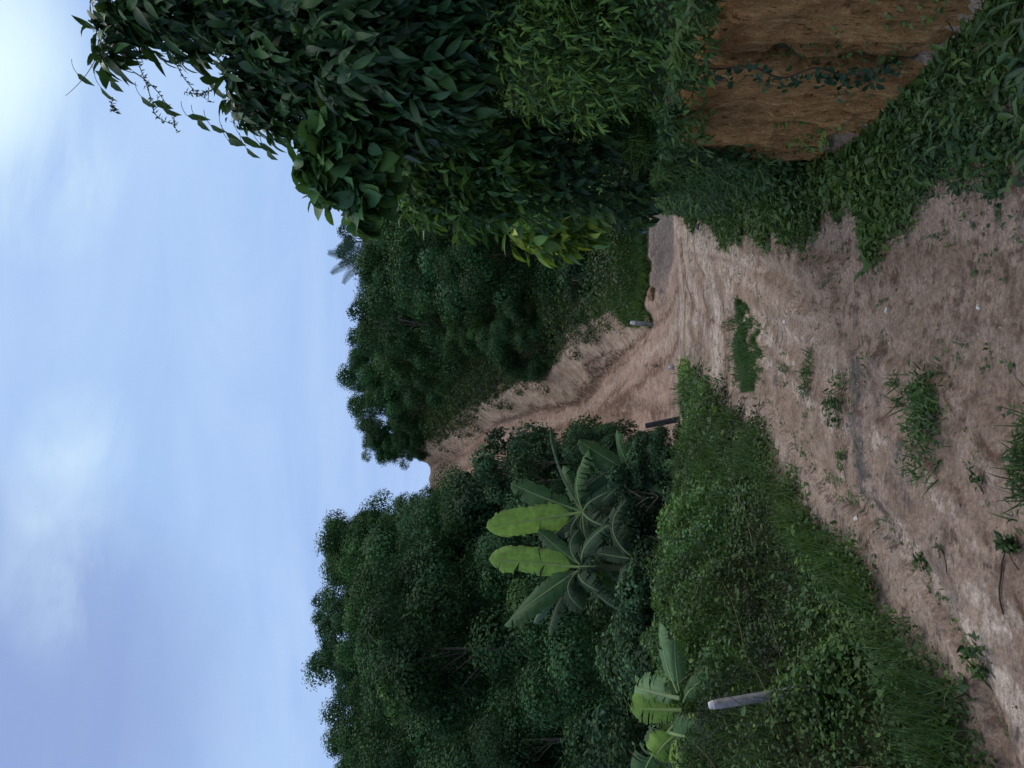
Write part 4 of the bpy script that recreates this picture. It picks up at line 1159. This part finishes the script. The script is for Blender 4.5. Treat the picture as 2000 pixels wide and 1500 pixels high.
# leaning leafy plants at the lower right corner
for i, (u, v, lab, nn_, Lf) in enumerate([(1490, 1960, 'long bladed plant in the lower right corner below the earth wall', 46, .16), (1330, 1800, 'leafy weed at the foot of the crack in the earth wall', 60, .09), (1230, 1760, 'pale leaved weed in front of the left block of the earth wall', 60, .08), (1400, 1990, 'spreading weed at the lower right edge of the picture', 70, .12), (1250, 1960, 'tall leafed weed at the road side in the lower right', 60, .10)]):
    c0 = gp(u, v + 60); c0[2] = float(terrain(c0[0], c0[1]))
    t = thing('roadside_plant', lab, 'plant', tuple(c0), group='weeds at the foot of the earth wall')
    a = Acc()
    for k in range(nn_):
        b0 = c0 + np.array([rng.normal() * .08, rng.normal() * .07, .0])
        hgt = rng.uniform(.01, .09)
        e = b0 + np.array([rng.normal() * .07, rng.normal() * .07, hgt])
        if k % 6 == 0:
            s = Acc(); tube(s, bez(b0, (b0 + e) / 2 + rdir(1)[0] * .02, e, 4), .003, 4, (.05, .07, .03)); s.build('stem', M_LEAF, t, True, c0)
        A = nrm(rdir(1) * np.array([1, 1, .3]) + np.array([[0, 0, .25]]))
        Lr = Lf * rng.uniform(.5, 1.1)
        leaves(a, [e], A, nrm(np.array([[0, -.2, 1]]) + .3 * rdir(1)), Lr, Lr * (.13 if i == 0 else .33), palette(1, rng.random(1) * .5, .85), 'ov', rng.uniform(1, 2.5))
    a.build('foliage', M_GLOSS, t, True, c0)

# ------------------------------------------------------------------ posts
def box_tapered(acc, base, top, w0, w1, bev=.18, tint=(.3, .3, .3)):
    """square post with chamfered edges from base to top"""
    ax = nrm(top - base); sx = nrm(np.cross(ax, np.array([0, 1, 0.02]))); sy = np.cross(sx, ax)
    rows = []
    for k, (t, w) in enumerate([(0, w0), (.5, (w0 + w1) / 2), (.965, w1), (1.0, w1 * .86)]):
        c = base + (top - base) * t
        h = w / 2; b = h * bev
        for (p, q) in [(-h + b, -h), (h - b, -h), (h, -h + b), (h, h - b), (h - b, h), (-h + b, h), (-h, h - b), (-h, -h + b)]:
            rows.append(c + sx * p + sy * q)
    f = []
    for i in range(3):
        for j in range(8):
            f.append((i * 8 + j, i * 8 + (j + 1) % 8, (i + 1) * 8 + (j + 1) % 8, (i + 1) * 8 + j))
    V = np.array(rows + [top])
    for j in range(8): f.append((24 + j, 24 + (j + 1) % 8, 32))
    acc.add(V, f, tint)

def post(label, top_uv, base_uv, Yd, w, body, capm=None, caplen=.08):
    top = at(*top_uv, Yd); base = at(*base_uv, Yd)
    g = float(terrain(base[0], base[1]))
    base = top + (base - top) * ((top[2] - g + .1) / (top[2] - base[2]))
    t = thing('marker_post', label, 'post', tuple(base), group='roadside posts')
    a = Acc(); cut_ = top - nrm(top - base) * caplen if capm else top
    box_tapered(a, base, cut_, w * 1.12, w); a.build('shaft', body, t, origin=base)
    if capm:
        a = Acc(); box_tapered(a, cut_ - nrm(top - base) * .004, top, w * 1.0, w * .72, .35); a.build('cap', capm, t, origin=base)
post('leaning grey concrete post with a white top in the left verge', (122, 1384), (148, 1545), 4.6, .044, M_CONC, M_WHITE, .028)
post('small pale topped post beside the track at the far junction', (870, 1231), (866, 1272), 18.1, .10, M_CONC, M_WHITE, .10)
post('dark grey post behind the verge at the foot of the track', (668, 1260), (676, 1300), 13.8, .09, M_DPOST)

c0 = np.array([-1.73, 4.40, float(terrain(-1.73, 4.40))])
t = thing('weed_clump', 'mound of creepers swallowing the foot of the leaning concrete post', 'weed', tuple(c0))
a = Acc(); n = 1500
an = rng.uniform(0, 6.28, n); q = rng.random(n) ** .5
P = np.stack([c0[0] + .42 * q * np.cos(an) * (.7 + .5 * vnoise(an * 1.6, q * 0)), c0[1] + .17 * q * np.sin(an), c0[2] + .36 * (1 - q ** 1.5) * (.55 + .7 * vnoise(q * 5 + 2, an * 2)) * rng.random(n) ** .6 + .02], -1)
A = rdir(n); A[:, 2] = A[:, 2] * .5 - .1
Ls = rng.uniform(.022, .055, n)
leaves(a, P, A, nrm(np.array([0, -.3, 1]) + .7 * rdir(n)), Ls, Ls * .6, palette(n, rng.random(n), 1.3), 'ov')
a.build('foliage', M_LEAF, t, origin=c0)
for i in range(5):
    sa = Acc(); e = c0 + np.array([rng.normal() * .12, rng.normal() * .06, rng.uniform(.2, .36)])
    tube(sa, bez(c0, (c0 + e) / 2 + np.array([.03, 0, .03]), e, 5), .0025, 4, (.06, .07, .03)); sa.build('stem', M_LEAF, t, origin=c0)
# ------------------------------------------------------------------ stones, clods and litter
def lump(name, label, cat, u, v, size, m, flat=.6, z=None, group=None, zoff=0):
    c = gp(u, v) if z is None else at(u, v, z)
    if z is None or zoff == 0: c[2] = float(terrain(c[0], c[1]))
    c[2] += zoff
    g = np.random.default_rng(int(u * 3 + v))
    import bmesh
    bm = bmesh.new(); bmesh.ops.create_icosphere(bm, subdivisions=3, radius=1)
    ph = g.uniform(0, 6, 6)
    for vt in bm.verts:
        q = vt.co
        k = 1 + .22 * math.sin(3 * q.x + ph[0]) * math.sin(2.6 * q.y + ph[1]) + .14 * math.sin(5 * q.z + ph[2] + 3 * q.x) + .07 * math.sin(9 * q.y + ph[3]) * math.sin(8 * q.x + ph[4])
        vt.co = Vector((q.x * k * size, q.y * k * size * .8, q.z * k * size * flat))
    me = bpy.data.meshes.new(name); bm.to_mesh(me); bm.free(); me.materials.append(m)
    me.polygons.foreach_set('use_smooth', np.ones(len(me.polygons), bool))
    o = link(name, me); o.location = tuple(c); o.rotation_euler = (0, 0, g.uniform(0, 6))
    return tag(o, label, cat, group)
lump('earth_clod', 'orange brown clod of earth where the side road meets the track', 'clod', 925, 1292, .17, M_CLOD, .8)
lump('pale_stone', 'small whitish stone on the road beyond the weeds', 'stone', 872, 1531, .022, M_STONE)
lump('pale_stone', 'whitish pebble lying in the middle of the road on the right', 'stone', 894, 1709, .016, M_STONE)
lump('pale_stone', 'white pebble nearest the camera on the right of the road', 'stone', 900, 1880, .014, M_STONE)
lump('pale_stone', 'yellowish stone at the foot of the track, left of the white scrap', 'stone', 788, 1302, .05, M_CLOD)
lump('stone', 'dark stone at the road edge under the right verge', 'stone', 1057, 1366, .06, M_DPOST)
lump('pale_stone', 'white bleached stone half hidden in the left verge near its inner edge', 'stone', 487, 1672, .02, M_STONE)

def scrap(label, u, v, Yd, w, h, col, zadd=0):
    p = gp(u, v) if Yd is None else at(u, v, Yd)
    if Yd is None: p[2] = float(terrain(p[0], p[1])) + h * .5
    a = Acc(); g = np.random.default_rng(int(u + v)); n = 6
    gx_, gz_ = np.meshgrid(np.linspace(-.5, .5, n), np.linspace(-.5, .5, n))
    dy = g.normal(size=(n, n)) * .12 * w
    V = np.stack([gx_ * w * (1 + .15 * g.normal(size=(n, n))), dy + gz_ * -h * .5, gz_ * h * (1 + .15 * g.normal(size=(n, n)))], -1).reshape(-1, 3)
    f = [(i * n + j, i * n + j + 1, (i + 1) * n + j + 1, (i + 1) * n + j) for i in range(n - 1) for j in range(n - 1)]
    a.add(V, f, np.array(col)); o = a.build('plastic_scrap', mp, None, True)
    o.location = tuple(p)
    tag(o, label, 'litter')
scrap('white plastic scrap at the foot of the track', 783, 1318, None, .11, .10, (.75, .76, .78))
scrap('yellowish paper scrap beside the white one at the foot of the track', 785, 1299, None, .08, .08, (.6, .5, .32))
scrap('white scrap caught on the creepers of the left verge', 446, 1352, 8.3, .06, .05, (.7, .72, .72))
scrap('tiny blue plastic scrap at the corner of the right bank', 1048, 1258, 11.5, .05, .06, (.25, .45, .7))

# ------------------------------------------------------------------ sky and light
w = bpy.data.worlds.new('World'); S.world = w; w.use_nodes = True
nt = w.node_tree; nt.nodes.clear(); L = nt.links.new
out = nt.nodes.new('ShaderNodeOutputWorld'); bg = nt.nodes.new('ShaderNodeBackground')
SUN_EL, SUN_ROT = math.radians(56), math.radians(48)
sky = N(nt, 'ShaderNodeTexSky', sky_type='NISHITA'); sky.sun_disc = False
sky.sun_elevation = SUN_EL; sky.sun_rotation = SUN_ROT; sky.air_density = 1.0; sky.dust_density = 1.5; sky.ozone_density = 2.0
tc = nt.nodes.new('ShaderNodeTexCoord')
sx = N(nt, 'ShaderNodeSeparateXYZ'); L(tc.outputs['Generated'], sx.inputs[0])
zz = N(nt, 'ShaderNodeMath', operation='ADD'); L(sx.outputs['Z'], zz.inputs[0]); zz.inputs[1].default_value = .22
dv = N(nt, 'ShaderNodeVectorMath', operation='DIVIDE'); L(tc.outputs['Generated'], dv.inputs[0])
cb = N(nt, 'ShaderNodeCombineXYZ'); [L(zz.outputs[0], cb.inputs[i]) for i in range(3)]
L(cb.outputs[0], dv.inputs[1])
mp2 = nt.nodes.new('ShaderNodeMapping'); mp2.inputs['Scale'].default_value = (.75, 1.5, 1); mp2.inputs['Rotation'].default_value = (0, 0, math.radians(-28)); mp2.inputs['Location'].default_value = (2.3, .7, 0); L(dv.outputs[0], mp2.inputs[0])
c1 = noise(nt, mp2.outputs[0], 1.15, 5, .52, .6)
c2 = noise(nt, mp2.outputs[0], 2.3, 7, .58, 1.2)
# overcast veil: sky blue with pale and grey cloud
def lobe(u, v, w0, w1):
    """soft round region of sky around a direction (angles in degrees)"""
    g = N(nt, 'ShaderNodeVectorMath', operation='DOT_PRODUCT'); L(tc.outputs['Generated'], g.inputs[0])
    g.inputs[1].default_value = tuple(nrm(ray(u, v)))
    r = N(nt, 'ShaderNodeMapRange', interpolation_type='SMOOTHSTEP'); L(g.outputs['Value'], r.inputs[0])
    r.inputs[1].default_value = math.cos(math.radians(w1)); r.inputs[2].default_value = math.cos(math.radians(w0))
    return r.outputs[0]
def mul(a_, b_):
    m_ = N(nt, 'ShaderNodeMath', operation='MULTIPLY')
    for k_, q_ in enumerate((a_, b_)):
        if hasattr(q_, 'is_output'): L(q_, m_.inputs[k_])
        else: m_.inputs[k_].default_value = q_
    return m_.outputs[0]
wisp = ramp(nt, c2, [(.36, 0.0), (.66, 1.0)])
veil = mixc(nt, ramp(nt, c1, [(.35, 0.0), (.70, 1.0)]), (3.35, 5.2, 9.1), (4.6, 6.65, 9.9))
base = mixc(nt, .90, sky.outputs[0], veil)
base = mixc(nt, mul(wisp, .38), base, (5.3, 7.0, 9.9))
base = mixc(nt, mul(lobe(90, -40, 3, 17), .7), base, (2.5, 3.4, 6.4))
for (u_, v_, w0, w1, am) in [(650, 165, .3, 4.2, .85), (560, 130, .3, 4.5, .45), (400, 125, .5, 6.0, .55), (300, 170, .5, 5.0, .35), (1130, 70, .5, 5.5, .6), (1270, -20, 1, 7, .75), (1180, 150, .3, 4, .4)]:
    base = mixc(nt, mul(mul(lobe(u_, v_, w0, w1), wisp), am * .85), base, (6.4, 8.4, 10.2))
base = mixc(nt, mul(mul(lobe(1440, -120, .5, 8.5), ramp(nt, c1, [(.3, .4), (.6, 1.0)])), .85), base, (9.0, 11.0, 10.8))
hz = ramp(nt, sx.outputs['Z'], [(.08, 1.0), (.40, 0.0)])
base = mixc(nt, mul(hz, .4), base, (4.6, 5.8, 9.3))
# unseen sky overhead, brightened and whitened to add ambient light
zen = ramp(nt, sx.outputs['Z'], [(.68, 0.0), (.92, 1.0)])
base = mixc(nt, zen, base, (17, 17, 16.2))
L(base, bg.inputs['Color']); bg.inputs['Strength'].default_value = .10
L(bg.outputs[0], out.inputs[0])
sl = bpy.data.lights.new('sun', 'SUN'); sl.energy = 1.0; sl.angle = math.radians(25); sl.color = (1, .93, .84)
so = bpy.data.objects.new('sun', sl); COL.objects.link(so)
sd = Vector((math.sin(SUN_ROT) * math.cos(SUN_EL), math.cos(SUN_ROT) * math.cos(SUN_EL), math.sin(SUN_EL)))
so.rotation_euler = sd.to_track_quat('Z', 'Y').to_euler()

# ------------------------------------------------------------------ camera (turned on its side like the photograph)
cam = bpy.data.cameras.new('camera'); co = bpy.data.objects.new('camera', cam); COL.objects.link(co)
cam.sensor_width = 36; cam.sensor_fit = 'HORIZONTAL'; cam.lens = 36 * F_PX / 2000; cam.clip_end = 1500; cam.clip_start = .05
Fw = Vector((0, CP, SP)); Up = Vector((0, -SP, CP)); Rt = Vector((1, 0, 0))
co.matrix_world = Matrix.Translation((0, 0, EYE)) @ Matrix((-Up, Rt, -Fw)).transposed().to_4x4()
S.camera = co
S.view_settings.view_transform = 'Standard'; S.view_settings.look = 'None'; S.view_settings.exposure = 0
S.cycles.max_bounces = 6; S.cycles.diffuse_bounces = 3; S.cycles.transmission_bounces = 3
